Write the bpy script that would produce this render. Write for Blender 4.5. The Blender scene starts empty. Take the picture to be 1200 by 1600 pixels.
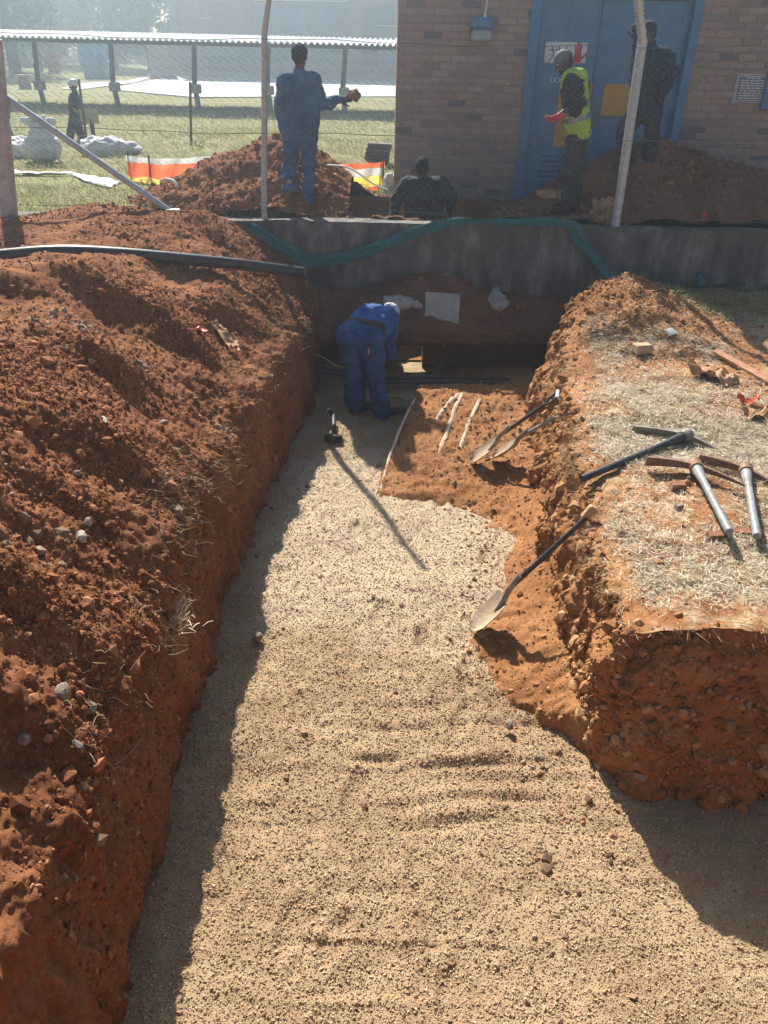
import bpy, bmesh, math, random
import numpy as np
from math import sin, cos, tan, pi, radians, sqrt, atan2
from mathutils import Vector, Matrix, Quaternion

random.seed(7)
RNG = np.random.default_rng(7)
S = bpy.context.scene
COL = S.collection

# ------------------------------------------------------------------ camera
CAM_H, PITCH, ROLL, FPX = 3.35, radians(31), radians(1.3), 1200.0
Fv = Vector((0, cos(PITCH), -sin(PITCH)))
R0, U0 = Vector((1, 0, 0)), Vector((0, sin(PITCH), cos(PITCH)))
Rv = cos(ROLL) * R0 + sin(ROLL) * U0
Uv = -sin(ROLL) * R0 + cos(ROLL) * U0
cam = bpy.data.cameras.new('camera')
cam.sensor_fit = 'VERTICAL'; cam.sensor_height = 36; cam.lens = 27.0
cam.clip_start = 0.05; cam.clip_end = 800
camo = bpy.data.objects.new('camera', cam); COL.objects.link(camo)
M = Matrix((Rv, Uv, -Fv)).transposed().to_4x4()
M.translation = Vector((0, 0, CAM_H)); camo.matrix_world = M
S.camera = camo
# ------------------------------------------------------------------ light
SUN_EL, SUN_AZ = radians(41), radians(19)          # azimuth to the left of +Y
W = bpy.data.worlds.new('World'); S.world = W; W.use_nodes = True
nt = W.node_tree; bg = nt.nodes['Background']
sky = nt.nodes.new('ShaderNodeTexSky'); sky.sky_type = 'NISHITA'; sky.sun_disc = False
sky.sun_elevation = SUN_EL; sky.sun_rotation = -SUN_AZ
sky.air_density = 1.0; sky.dust_density = 0.6
nt.links.new(sky.outputs[0], bg.inputs[0]); bg.inputs[1].default_value = 0.05
sl = bpy.data.lights.new('sun', 'SUN'); sl.energy = 5.0; sl.angle = radians(0.5); sl.color = (1, .93, .82)
so = bpy.data.objects.new('sun', sl); COL.objects.link(so)
sd = Vector((-sin(SUN_AZ) * cos(SUN_EL), cos(SUN_AZ) * cos(SUN_EL), sin(SUN_EL)))
so.rotation_euler = sd.to_track_quat('Z', 'Y').to_euler(); so.location = (0, 0, 30)
S.view_settings.view_transform = 'Standard'; S.view_settings.look = 'None'
S.view_settings.gamma = 1; S.view_settings.exposure = 1.02
try: S.view_settings.use_curve_mapping = False
except Exception: pass
HAZE = 0.0070
S.render.engine = 'CYCLES'
S.cycles.use_denoising = True
S.cycles.max_bounces = 6; S.cycles.diffuse_bounces = 1; S.cycles.volume_bounces = 1
S.cycles.volume_step_rate = 5; S.cycles.volume_max_steps = 64

# ------------------------------------------------------------------ helpers
def at(u, v, Y):
    d = Fv + (u - 600) / FPX * Rv - (v - 800) / FPX * Uv
    return Vector((0, 0, CAM_H)) + d * (Y / d.y)
def gz(u, v, z):
    d = Fv + (u - 600) / FPX * Rv - (v - 800) / FPX * Uv
    return Vector((0, 0, CAM_H)) + d * ((z - CAM_H) / d.z)

def hsh(ix, iy, iz, seed):
    h = (ix.astype(np.int64) * 374761393 + iy.astype(np.int64) * 668265263 + iz.astype(np.int64) * 2147483647 + seed * 974711) & 0xffffffff
    h = ((h ^ (h >> 13)) * 1274126177) & 0xffffffff
    h = ((h ^ (h >> 16)) * 2246822519) & 0xffffffff
    return ((h ^ (h >> 15)) & 0xffffff) / float(0xffffff)
def vnoise(P, seed=0):
    F_ = np.floor(P); f = P - F_; f = f * f * f * (f * (f * 6 - 15) + 10)
    i = F_.astype(np.int64); r = 0
    for dx in (0, 1):
        wx = f[:, 0] if dx else 1 - f[:, 0]
        for dy in (0, 1):
            wy = f[:, 1] if dy else 1 - f[:, 1]
            for dz in (0, 1):
                wz = f[:, 2] if dz else 1 - f[:, 2]
                r = r + hsh(i[:, 0] + dx, i[:, 1] + dy, i[:, 2] + dz, seed) * wx * wy * wz
    return r * 2 - 1
def fbm(P, freq, octv=4, seed=0, gain=.5, ridged=False):
    r = 0; a = 1; P = P * np.array(freq)
    for o in range(octv):
        n = vnoise(P, seed + o * 17)
        r = r + a * ((1 - 2 * np.abs(n)) if ridged else n)
        a *= gain; P = P * 2.03 + 5.17
    return r
def interp(y, ys, xs): return np.interp(y, ys, xs)

def setp(o, label=None, cat=None, group=None, kind=None):
    if label: o['label'] = label
    if cat: o['category'] = cat
    if group: o['group'] = group
    if kind: o['kind'] = kind
    return o
def mesh_np(name, V, F_, mat, parent=None, smooth=False):
    me = bpy.data.meshes.new(name)
    V = np.ascontiguousarray(V, dtype=np.float32); F_ = np.ascontiguousarray(F_, dtype=np.int32)
    n, k = F_.shape
    me.vertices.add(len(V)); me.vertices.foreach_set('co', V.ravel())
    me.loops.add(n * k); me.loops.foreach_set('vertex_index', F_.ravel())
    me.polygons.add(n); me.polygons.foreach_set('loop_start', np.arange(0, n * k, k, dtype=np.int32))
    me.polygons.foreach_set('use_smooth', np.full(n, smooth))
    me.update(); me.validate()
    if mat: me.materials.append(mat)
    o = bpy.data.objects.new(name, me); COL.objects.link(o)
    if parent: o.parent = parent
    return o
def empty(name, loc, label, cat, group=None):
    o = bpy.data.objects.new(name, None); COL.objects.link(o); o.location = loc
    o.empty_display_size = .1
    bpy.context.view_layer.update()
    return setp(o, label, cat, group)

def basis(d, up=Vector((0, 0, 1))):
    d = d.normalized()
    if abs(d.dot(up)) > .97: up = Vector((0, 1, 0))
    a = d.cross(up).normalized(); b = a.cross(d).normalized()
    return a, b, d

class MB:
    def __init__(s): s.v = []; s.f = []; s.m = []; s.mi = 0
    def add(s, vs, fs):
        n = len(s.v); s.v += [tuple(v) for v in vs]
        s.f += [tuple(i + n for i in f) for f in fs]; s.m += [s.mi] * len(fs); return s
    def box(s, c, size, rot=None, bev=0):
        hx, hy, hz = [q / 2 for q in size]; c = Vector(c)
        R = rot if rot is not None else Matrix.Identity(3)
        if bev <= 0:
            vs = [c + R @ Vector((x * hx, y * hy, z * hz)) for x in (-1, 1) for y in (-1, 1) for z in (-1, 1)]
            return s.add(vs, [(0, 1, 3, 2), (4, 6, 7, 5), (0, 4, 5, 1), (2, 3, 7, 6), (0, 2, 6, 4), (1, 5, 7, 3)])
        bm = bmesh.new(); bmesh.ops.create_cube(bm, size=1)
        for v in bm.verts: v.co = Vector((v.co.x * size[0], v.co.y * size[1], v.co.z * size[2]))
        bmesh.ops.bevel(bm, geom=bm.edges[:], offset=bev, segments=1, affect='EDGES')
        bm.verts.index_update()
        s.add([c + R @ v.co for v in bm.verts], [[v.index for v in f.verts] for f in bm.faces]); bm.free(); return s
    def tube(s, pts, r, n=8, caps=True, flat=None):
        pts = [Vector(p) for p in pts]; K = len(pts)
        rs = r if isinstance(r, (list, tuple)) else [r] * K
        vs = []; fs = []; a = None
        for i, p in enumerate(pts):
            d = (pts[min(i + 1, K - 1)] - pts[max(i - 1, 0)]).normalized()
            if a is None: a, b, _ = basis(d)
            else:
                a = (a - d * a.dot(d)).normalized(); b = d.cross(a) * -1
                b = a.cross(d)
            for k in range(n):
                t = 2 * pi * k / n
                rb = rs[i] * (flat if flat else 1)
                vs.append(p + a * cos(t) * rs[i] + b * sin(t) * rb)
        for i in range(K - 1):
            for k in range(n):
                fs.append((i * n + k, i * n + (k + 1) % n, (i + 1) * n + (k + 1) % n, (i + 1) * n + k))
        if caps: fs.append(tuple(range(n))[::-1]); fs.append(tuple(range((K - 1) * n, K * n)))
        return s.add(vs, fs)
    def capsule(s, p0, p1, r0, r1, n=12, m=4):
        p0, p1 = Vector(p0), Vector(p1)
        if (p1 - p0).length < 1e-5: p1 = p0 + Vector((0, 0, 1e-4))
        a, b, d = basis(p1 - p0); vs = []; fs = []
        rings = []
        for i in range(m + 1):
            t = -pi / 2 + i / m * pi / 2
            rings.append((p0 + d * sin(t) * r0, max(cos(t) * r0, 1e-4)))
        for i in range(m + 1):
            t = i / m * pi / 2
            rings.append((p1 + d * sin(t) * r1, max(cos(t) * r1, 1e-4)))
        for c, r in rings:
            for k in range(n):
                q = 2 * pi * k / n; vs.append(c + a * cos(q) * r + b * sin(q) * r)
        for i in range(len(rings) - 1):
            for k in range(n): fs.append((i * n + k, i * n + (k + 1) % n, (i + 1) * n + (k + 1) % n, (i + 1) * n + k))
        fs.append(tuple(range(n))[::-1]); L = (len(rings) - 1) * n; fs.append(tuple(range(L, L + n)))
        return s.add(vs, fs)
    def ellipsoid(s, c, rx, ry, rz, rot=None, n=16, m=10):
        c = Vector(c); R = rot if rot is not None else Matrix.Identity(3); vs = []; fs = []
        for i in range(m + 1):
            t = -pi / 2 + pi * i / m; ct = max(cos(t), 1e-3)
            for k in range(n):
                q = 2 * pi * k / n
                vs.append(c + R @ Vector((rx * ct * cos(q), ry * ct * sin(q), rz * sin(t))))
        for i in range(m):
            for k in range(n): fs.append((i * n + k, i * n + (k + 1) % n, (i + 1) * n + (k + 1) % n, (i + 1) * n + k))
        fs.append(tuple(range(n))[::-1]); fs.append(tuple(range(m * n, m * n + n)))
        return s.add(vs, fs)
    def build(s, name, mat, parent=None, smooth=False, sharp=None):
        me = bpy.data.meshes.new(name); me.from_pydata(s.v, [], s.f); 
        for m_ in (mat if isinstance(mat, (list, tuple)) else [mat]): me.materials.append(m_)
        me.polygons.foreach_set('material_index', s.m)
        bm = bmesh.new(); bm.from_mesh(me); bmesh.ops.recalc_face_normals(bm, faces=bm.faces[:]); bm.to_mesh(me); bm.free()
        if smooth:
            me.polygons.foreach_set('use_smooth', [True] * len(me.polygons))
            me.set_sharp_from_angle(angle=radians(sharp or 40))
        o = bpy.data.objects.new(name, me); COL.objects.link(o)
        if parent:
            o.parent = parent; o.matrix_parent_inverse = parent.matrix_world.inverted()
        return o

def localise(o, loc=None):
    """move the origin of an unparented mesh to its base"""
    n = len(o.data.vertices); a = np.empty(n * 3, np.float32); o.data.vertices.foreach_get('co', a); a = a.reshape(-1, 3)
    if loc is None: loc = np.array([(a[:, 0].min() + a[:, 0].max()) / 2, (a[:, 1].min() + a[:, 1].max()) / 2, a[:, 2].min()])
    loc = np.array(loc, np.float32); a -= loc; o.data.vertices.foreach_set('co', a.ravel()); o.location = tuple(float(q) for q in loc); o.data.update()
    return o

# ------------------------------------------------------------------ materials
def new_mat(name):
    m = bpy.data.materials.new(name); m.use_nodes = True
    return m, m.node_tree, m.node_tree.nodes['Principled BSDF']
def mk(name, c1, c2=None, scale=6, rough=.8, bump=0, bscale=60, metal=0, detail=5, spec=.3, rand=False, stretch=None, c3=None, bdist=.02, trans=0):
    m, t, b = new_mat(name); N = t.nodes; L = t.links
    b.inputs['Roughness'].default_value = rough; b.inputs['Metallic'].default_value = metal
    b.inputs['Specular IOR Level'].default_value = spec
    tc = N.new('ShaderNodeTexCoord'); mp = N.new('ShaderNodeMapping'); L.new(tc.outputs['Object'], mp.inputs[0])
    if stretch: mp.inputs['Scale'].default_value = stretch
    if c2 is None: c2 = tuple(q * .8 for q in c1)
    nz = N.new('ShaderNodeTexNoise'); nz.inputs['Scale'].default_value = scale; nz.inputs['Detail'].default_value = detail; nz.inputs['Roughness'].default_value = .65
    L.new(mp.outputs[0], nz.inputs['Vector'])
    rp = N.new('ShaderNodeValToRGB'); rp.color_ramp.elements[0].position = .35; rp.color_ramp.elements[1].position = .65
    rp.color_ramp.elements[0].color = (*c1, 1); rp.color_ramp.elements[1].color = (*c2, 1)
    if c3:
        e = rp.color_ramp.elements.new(.5); e.color = (*c3, 1)
    out = rp.outputs[0]
    L.new(nz.outputs['Fac'], rp.inputs[0])
    if rand:
        g = N.new('ShaderNodeNewGeometry'); r2 = N.new('ShaderNodeValToRGB')
        cr = r2.color_ramp; cr.elements[0].color = (*c1, 1); cr.elements[1].color = (*c2, 1)
        cr.elements[0].position = 0.05; cr.elements[1].position = .95
        if c3: e = cr.elements.new(.5); e.color = (*c3, 1)
        L.new(g.outputs['Random Per Island'], r2.inputs[0]); out = r2.outputs[0]
    L.new(out, b.inputs['Base Color'])
    if bump:
        n2 = N.new('ShaderNodeTexNoise'); n2.inputs['Scale'].default_value = bscale; n2.inputs['Detail'].default_value = 4
        L.new(mp.outputs[0], n2.inputs['Vector'])
        bp = N.new('ShaderNodeBump'); bp.inputs['Strength'].default_value = bump; bp.inputs['Distance'].default_value = bdist
        L.new(n2.outputs['Fac'], bp.inputs['Height']); L.new(bp.outputs[0], b.inputs['Normal'])
    if trans:
        tr = N.new('ShaderNodeBsdfTranslucent'); L.new(out, tr.inputs[0]); mx = N.new('ShaderNodeMixShader'); mx.inputs[0].default_value = trans
        L.new(b.outputs[0], mx.inputs[1]); L.new(tr.outputs[0], mx.inputs[2]); L.new(mx.outputs[0], N['Material Output'].inputs[0])
    return m
def soil_mat(name, dark, mid, light, bump=.6):
    m, t, b = new_mat(name); N = t.nodes; L = t.links
    b.inputs['Roughness'].default_value = .95; b.inputs['Specular IOR Level'].default_value = .1
    tc = N.new('ShaderNodeTexCoord')
    def nz(sc, d, r=.65):
        n = N.new('ShaderNodeTexNoise'); n.inputs['Scale'].default_value = sc; n.inputs['Detail'].default_value = d; n.inputs['Roughness'].default_value = r
        L.new(tc.outputs['Object'], n.inputs['Vector']); return n
    a = nz(1.7, 7); c = nz(38, 5)
    mx = N.new('ShaderNodeMath'); mx.operation = 'MULTIPLY_ADD'; mx.inputs[1].default_value = .45
    L.new(c.outputs['Fac'], mx.inputs[0]); 
    m2 = N.new('ShaderNodeMath'); m2.operation = 'MULTIPLY'; m2.inputs[1].default_value = .55; L.new(a.outputs['Fac'], m2.inputs[0]); L.new(m2.outputs[0], mx.inputs[2])
    rp = N.new('ShaderNodeValToRGB'); cr = rp.color_ramp
    cr.elements[0].position = .36; cr.elements[0].color = (*dark, 1); cr.elements[1].position = .66; cr.elements[1].color = (*light, 1)
    e = cr.elements.new(.5); e.color = (*mid, 1)
    L.new(mx.outputs[0], rp.inputs[0]); L.new(rp.outputs[0], b.inputs['Base Color'])
    d = nz(110, 4, .7); bp = N.new('ShaderNodeBump'); bp.inputs['Strength'].default_value = bump; bp.inputs['Distance'].default_value = .012
    L.new(d.outputs['Fac'], bp.inputs['Height']); L.new(bp.outputs[0], b.inputs['Normal'])
    return m

MT = {}
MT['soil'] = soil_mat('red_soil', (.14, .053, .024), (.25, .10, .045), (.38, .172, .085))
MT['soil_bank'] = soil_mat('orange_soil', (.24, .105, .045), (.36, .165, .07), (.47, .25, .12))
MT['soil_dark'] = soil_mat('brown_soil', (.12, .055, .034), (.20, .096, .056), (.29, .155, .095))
MT['clod'] = mk('clod', (.16, .06, .026), (.42, .195, .10), rand=True, rough=.95, c3=(.28, .112, .05), spec=.1)
MT['clod_bank'] = mk('clod_orange', (.26, .12, .05), (.50, .30, .16), rand=True, rough=.95, c3=(.38, .18, .08), spec=.1)
MT['stone'] = mk('grey_stone', (.20, .165, .135), (.33, .275, .225), scale=14, rough=.85, bump=.4, bscale=40, c3=(.26, .215, .175))
MT['pebble'] = mk('pebbles', (.19, .12, .08), (.38, .29, .22), rand=True, rough=.85, c3=(.27, .16, .095))
MT['gravel'] = mk('gravel_bed', (.35, .225, .127), (.49, .345, .203), scale=2.2, rough=.6, bump=.8, bscale=170, spec=.2, c3=(.42, .285, .163), bdist=.012, detail=12)
MT['grain'] = mk('gravel_grain', (.32, .208, .12), (.61, .455, .292), rand=True, rough=.6, c3=(.46, .322, .195), spec=.2)
MT['straw'] = mk('dry_straw', (.42, .31, .18), (.88, .80, .63), rand=True, rough=.5, spec=.5, c3=(.68, .56, .39), trans=.2)
MT['green'] = mk('green_blade', (.16, .22, .05), (.34, .34, .12), rand=True, rough=.7, c3=(.22, .27, .07), trans=.3)
MT['field'] = soil_mat('field_grass', (.15, .155, .065), (.25, .24, .11), (.38, .34, .18), .8)
MT['fieldblade'] = mk('field_blade', (.18, .20, .07), (.52, .47, .27), rand=True, rough=.8, c3=(.32, .32, .14), trans=.35)
MT['deadgrass'] = mk('dead_grass', (.26, .17, .09), (.58, .46, .29), rand=True, rough=.8, c3=(.40, .30, .17), trans=.2)
MT['root'] = mk('root', (.30, .19, .10), (.50, .38, .24), rand=True, rough=.9)
MT['concrete'] = mk('stained_concrete', (.09, .085, .078), (.28, .255, .225), scale=3.6, rough=.9, bump=.35, bscale=60, stretch=(1.3, 1, .5), detail=14, c3=(.135, .128, .12))
MT['slab'] = mk('slab_concrete', (.40, .36, .30), (.52, .48, .41), scale=9, rough=.9, bump=.3, bscale=70)
MT['paving'] = mk('pale_paving', (.62, .60, .56), (.74, .72, .68), scale=.6, rough=.9)
MT['mortar'] = mk('mortar', (.33, .245, .205), (.40, .30, .26), scale=12, rough=.95, bump=.4, bscale=80)
MT['steel'] = mk('galvanised_steel', (.44, .46, .48), (.56, .58, .61), scale=10, rough=.45, metal=.35, bump=.1, bscale=40)
MT['rustpost'] = mk('weathered_post', (.40, .34, .33), (.58, .54, .53), scale=9, rough=.65, metal=.25, bump=.2, bscale=30)
MT['wire'] = mk('wire', (.13, .13, .135), (.18, .18, .19), rough=.9, metal=.0, spec=.12)
MT['black'] = mk('black_plastic', (.025, .027, .03), (.05, .05, .055), scale=7, rough=.38, spec=.5)
MT['dull_black'] = mk('dull_black', (.02, .02, .022), (.04, .038, .036), scale=7, rough=.75)
MT['door'] = mk('blue_paint', (.10, .215, .37), (.14, .265, .43), scale=5, rough=.5, bump=.05, bscale=20)
MT['frame'] = mk('blue_frame_paint', (.085, .20, .37), (.11, .24, .42), scale=5, rough=.5)
MT['white'] = mk('white_paint', (.74, .74, .72), (.80, .80, .78), scale=4, rough=.6)
MT['yellow'] = mk('yellow_board', (.62, .30, .05), (.72, .38, .08), scale=5, rough=.7)
MT['red'] = mk('red_paint', (.55, .04, .05), (.62, .06, .06), rough=.6)
MT['grey'] = mk('grey_plate', (.50, .50, .52), (.58, .58, .6), rough=.6)
MT['ink'] = mk('dark_ink', (.06, .06, .08), rough=.7)
MT['wood'] = mk('ash_wood', (.42, .26, .12), (.60, .42, .22), scale=20, rough=.7, stretch=(1, 1, 6))
MT['greyhandle'] = mk('painted_handle', (.20, .215, .22), (.33, .34, .34), scale=16, rough=.5, bump=.15, bscale=50, c3=(.25, .265, .27), spec=.5)
MT['blackhandle'] = mk('black_handle', (.03, .035, .045), (.07, .075, .085), scale=12, rough=.5, c3=(.045, .05, .06))
MT['iron'] = mk('rusty_iron', (.20, .11, .07), (.34, .22, .15), scale=18, rough=.7, metal=.3, bump=.3, bscale=60, c3=(.26, .16, .11))
MT['greyiron'] = mk('grey_iron', (.20, .18, .16), (.36, .33, .29), scale=14, rough=.6, metal=.35, bump=.2, bscale=60)
MT['blade'] = mk('worn_shovel_steel', (.42, .30, .20), (.58, .45, .33), scale=9, rough=.55, metal=.35, bump=.2, bscale=30)
MT['teal'] = mk('teal_mesh_cloth', (.03, .13, .145), (.06, .21, .23), scale=30, rough=.8, bump=.5, bscale=90)
MT['sack'] = mk('woven_sack', (.68, .68, .70), (.82, .82, .82), scale=8, rough=.75, bump=.3, bscale=25, trans=.15)
MT['dirtysack'] = mk('dirty_sack', (.34, .27, .23), (.58, .52, .47), scale=7, rough=.85, bump=.4, bscale=25)
MT['plasticsheet'] = mk('white_plastic_sheet', (.80, .80, .80), (.86, .86, .86), rough=.5)
MT['orangenet'] = mk('orange_net', (.90, .16, .06), (.95, .22, .09), rough=.6, trans=.6)
MT['yellownet'] = mk('yellow_net', (.95, .72, .12), (.95, .78, .2), rough=.6, trans=.6)
MT['whitenet'] = mk('white_net', (.88, .88, .86), rough=.6, trans=.4)
MT['card'] = mk('brown_card', (.46, .25, .13), (.60, .37, .21), scale=10, rough=.8, trans=.1)
MT['redplastic'] = mk('red_plastic', (.62, .07, .035), (.70, .12, .05), rough=.4, trans=.2)
MT['skin'] = mk('dark_skin', (.085, .045, .03), (.12, .065, .042), scale=12, rough=.55)
MT['hair'] = mk('black_hair', (.012, .011, .01), (.025, .022, .02), scale=60, rough=.9, bump=.6, bscale=160)
MT['overall'] = mk('blue_overall', (.045, .10, .19), (.10, .18, .30), scale=7, rough=.9, bump=.8, bscale=16, bdist=.03)  # blue lightened: the veil of haze is put into the cloth colour
MT['overall2'] = mk('blue_overall_bright', (.02, .07, .25), (.055, .15, .42), scale=7, rough=.9, bump=.8, bscale=16, bdist=.03)
MT['trouser'] = mk('blue_trousers', (.02, .06, .18), (.05, .115, .29), scale=7, rough=.9, bump=.8, bscale=16, bdist=.03)
MT['navy'] = mk('navy_cloth', (.014, .022, .042), (.026, .036, .062), scale=7, rough=.9, bump=.8, bscale=16, bdist=.03)
MT['darkcloth'] = mk('charcoal_cloth', (.02, .022, .026), (.04, .042, .046), scale=7, rough=.9, bump=.8, bscale=16, bdist=.03)
MT['olive'] = mk('olive_shirt', (.05, .055, .035), (.07, .07, .05), scale=9, rough=.9)
MT['khaki'] = mk('grey_brown_trousers', (.045, .045, .045), (.075, .07, .065), scale=7, rough=.9, bump=.8, bscale=16, bdist=.03)
MT['vest'] = mk('lime_vest', (.42, .62, .05), (.50, .70, .08), scale=12, rough=.6, bump=.3, bscale=25, trans=.15)
MT['tape'] = mk('reflective_tape', (.22, .24, .22), (.30, .31, .29), rough=.35, metal=.3)
MT['glove'] = mk('red_glove', (.60, .05, .07), (.68, .10, .10), scale=20, rough=.7)
MT['boot'] = mk('black_boot', (.02, .018, .016), (.06, .045, .035), scale=12, rough=.7)
MT['tanboot'] = mk('tan_boot', (.28, .18, .10), (.38, .27, .17), scale=12, rough=.8)
MT['cap'] = mk('grey_cap', (.13, .13, .14), (.19, .19, .20), scale=20, rough=.85)
MT['whitecap'] = mk('pale_cap', (.60, .60, .60), (.70, .70, .70), scale=20, rough=.8)
MT['helmet'] = mk('white_helmet', (.62, .68, .75), (.68, .74, .8), rough=.35)
MT['canopyroof'] = mk('white_sheeting', (.80, .80, .80), (.86, .86, .86), scale=.8, rough=.35, spec=.5)
MT['canopypost'] = mk('dark_post', (.07, .075, .08), (.10, .105, .11), rough=.6)
MT['farbrick'] = mk('far_brick', (.28, .20, .17), (.36, .27, .23), scale=3, rough=.9)
MT['glass'] = mk('window_glass', (.05, .07, .09), (.07, .09, .12), rough=.1, spec=.6)
MT['panel'] = mk('blue_grey_panel', (.17, .21, .25), (.21, .25, .29), rough=.6)
MT['toilet'] = mk('blue_toilet', (.04, .19, .36), (.06, .23, .42), rough=.5)
MT['barrel'] = mk('orange_bin', (.50, .14, .09), (.56, .18, .12), rough=.6)
MT['bark'] = mk('bark', (.07, .05, .04), (.12, .09, .07), scale=10, rough=.95, bump=.5, bscale=20)
MT['leaf'] = mk('leaf', (.035, .055, .025), (.09, .11, .05), rand=True, rough=.7, c3=(.06, .08, .035), trans=.3)
MT['leaf2'] = mk('grey_leaf', (.08, .10, .07), (.17, .18, .12), rand=True, rough=.7, c3=(.12, .14, .09), trans=.3)
MT['conduit'] = mk('dusty_conduit', (.58, .44, .31), (.70, .58, .44), scale=14, rough=.85, bump=.5, bscale=60)
MT['tanbrick'] = mk('tan_brick', (.50, .36, .20), (.60, .46, .28), scale=20, rough=.9, bump=.4, bscale=90)
MT['redbrick'] = mk('red_brick_piece', (.24, .10, .06), (.32, .15, .09), scale=20, rough=.9, bump=.4, bscale=90)
MT['tilestack'] = mk('dark_slab', (.13, .11, .10), (.19, .17, .15), scale=10, rough=.9, bump=.3, bscale=40)
MT['plank'] = mk('red_brown_plank', (.34, .15, .09), (.46, .24, .15), scale=14, rough=.8, stretch=(1, 1, 1))
# bricks: each brick picks its own tone
m, t, b = new_mat('face_brick'); N = t.nodes; L = t.links
oi = N.new('ShaderNodeObjectInfo'); ge = N.new('ShaderNodeNewGeometry'); ad = N.new('ShaderNodeMath'); ad.operation = 'ADD'
fr = N.new('ShaderNodeMath'); fr.operation = 'FRACT'
L.new(oi.outputs['Random'], ad.inputs[0]); L.new(ge.outputs['Random Per Island'], ad.inputs[1]); L.new(ad.outputs[0], fr.inputs[0])
rp = N.new('ShaderNodeValToRGB'); cr = rp.color_ramp; cr.interpolation = 'CONSTANT'
cols = [(.48, .30, .22), (.51, .33, .245), (.44, .275, .205), (.53, .35, .26), (.46, .305, .24), (.50, .31, .225), (.36, .26, .235), (.50, .35, .275)]
cr.elements[0].color = (*cols[0], 1); cr.elements[1].position = .94; cr.elements[1].color = (.22, .17, .175, 1)
for i in range(1, 7): e = cr.elements.new(i * .133); e.color = (*cols[i], 1)
L.new(fr.outputs[0], rp.inputs[0])
nz = N.new('ShaderNodeTexNoise'); nz.inputs['Scale'].default_value = 40; nz.inputs['Detail'].default_value = 5
tc = N.new('ShaderNodeTexCoord'); L.new(tc.outputs['Object'], nz.inputs['Vector'])
mx = N.new('ShaderNodeMixRGB'); mx.blend_type = 'MULTIPLY'; mx.inputs[0].default_value = .5
L.new(rp.outputs[0], mx.inputs[1]); L.new(nz.outputs['Fac'], mx.inputs[2]); 
gm = N.new('ShaderNodeBrightContrast'); gm.inputs[1].default_value = .03; L.new(mx.outputs[0], gm.inputs[0]); L.new(gm.outputs[0], b.inputs['Base Color'])
b.inputs['Roughness'].default_value = .9
bp = N.new('ShaderNodeBump'); bp.inputs['Strength'].default_value = .3; bp.inputs['Distance'].default_value = .005; L.new(nz.outputs['Fac'], bp.inputs['Height']); L.new(bp.outputs[0], b.inputs['Normal'])
MT['brick'] = m

# ------------------------------------------------------------------ terrain
def grid_faces(a, b, off=0):
    i = np.arange(a - 1)[:, None] * b + np.arange(b - 1)[None, :]
    return np.stack([i, i + b, i + b + 1, i + 1], -1).reshape(-1, 4) + off
def grow(y0, y1, k, h=2.2):
    ys = [y0]
    while ys[-1] < y1: ys.append(ys[-1] + k * sqrt(ys[-1] ** 2 + h * h))
    ys[-1] = y1
    return np.array(ys)
def normals_grid(P):
    du = np.gradient(P, axis=0); dv = np.gradient(P, axis=1)
    n = np.cross(du, dv); return n / np.maximum(np.linalg.norm(n, axis=2, keepdims=True), 1e-9)

FLOOR_L_Y = [0, 2.4, 4.16, 5.32, 6.47, 7.69, 8.44, 9.3]; FLOOR_L_X = [-1.05, -1.08, -1.11, -1.07, -.98, -.86, -.84, -.8]
# ---- gravel floor
def floor_z(X, Y_):
    P = np.stack([X.ravel(), Y_.ravel(), np.zeros(X.size)], -1)
    z = .022 * fbm(P, (1.3, 1.6, 1), 3, 3) + .006 * fbm(P, (14, 14, 1), 3, 9)
    # rake marks running across the trench
    w = np.clip(fbm(P, (.9, 1.1, 1), 2, 21) + .35, 0, 1)
    z += .008 * w * np.maximum(fbm(P * np.array([.12, 1, 1]) + .02 * fbm(P, (3, 3, 1), 2, 5)[:, None], (3, 7.5, 1), 2, 13, ridged=True), -.3)
    for (y0, x0, x1, amp_) in ((2.72, .1, .95, .02), (2.95, .05, .8, .016), (3.25, -.25, .9, .02), (3.42, .1, .7, .014), (3.02, -.3, .2, .016), (2.58, .2, .9, .016)):
        amp = amp_ * (.35 + .9 * np.clip(vnoise(P * np.array([4.1, 3, 1]), int(y0 * 100)) + .4, 0, 1)); yy = P[:, 1] - y0 - .05 * vnoise(P * np.array([1.6, .1, 1]), 31) 
        k = 1 / (1 + np.exp(-(P[:, 0] - x0) * 14)) / (1 + np.exp((P[:, 0] - x1) * 14))
        z += amp * k * (np.exp(-(yy / .035) ** 2) - .9 * np.exp(-((yy + .06) / .03) ** 2))
    fr = np.random.default_rng(5)
    for k in range(26):
        fx, fy, fa = fr.uniform(-.85, .8), fr.uniform(1.7, 6.6), fr.uniform(-.5, .5)
        dx = (P[:, 0] - fx) * cos(fa) + (P[:, 1] - fy) * sin(fa); dy = -(P[:, 0] - fx) * sin(fa) + (P[:, 1] - fy) * cos(fa)
        q_ = (dx / .055) ** 2 + (dy / .14) ** 2; z += -.016 * np.exp(-q_ ** 2) + .009 * np.exp(-((q_ - 1.7) / .8) ** 2)
    # gravel shovelled up against the far end
    z += .05 * np.exp(-((P[:, 1] - 5.2) / .7) ** 2)
    return z.reshape(X.shape)
ys = grow(.7, 9.35, .0031, 3.2); xs = np.arange(-1.35, 3.6, .0155)
X, Yg = np.meshgrid(xs, ys); Zf = floor_z(X, Yg)
Pf = np.stack([X, Yg, Zf], -1)
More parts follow.
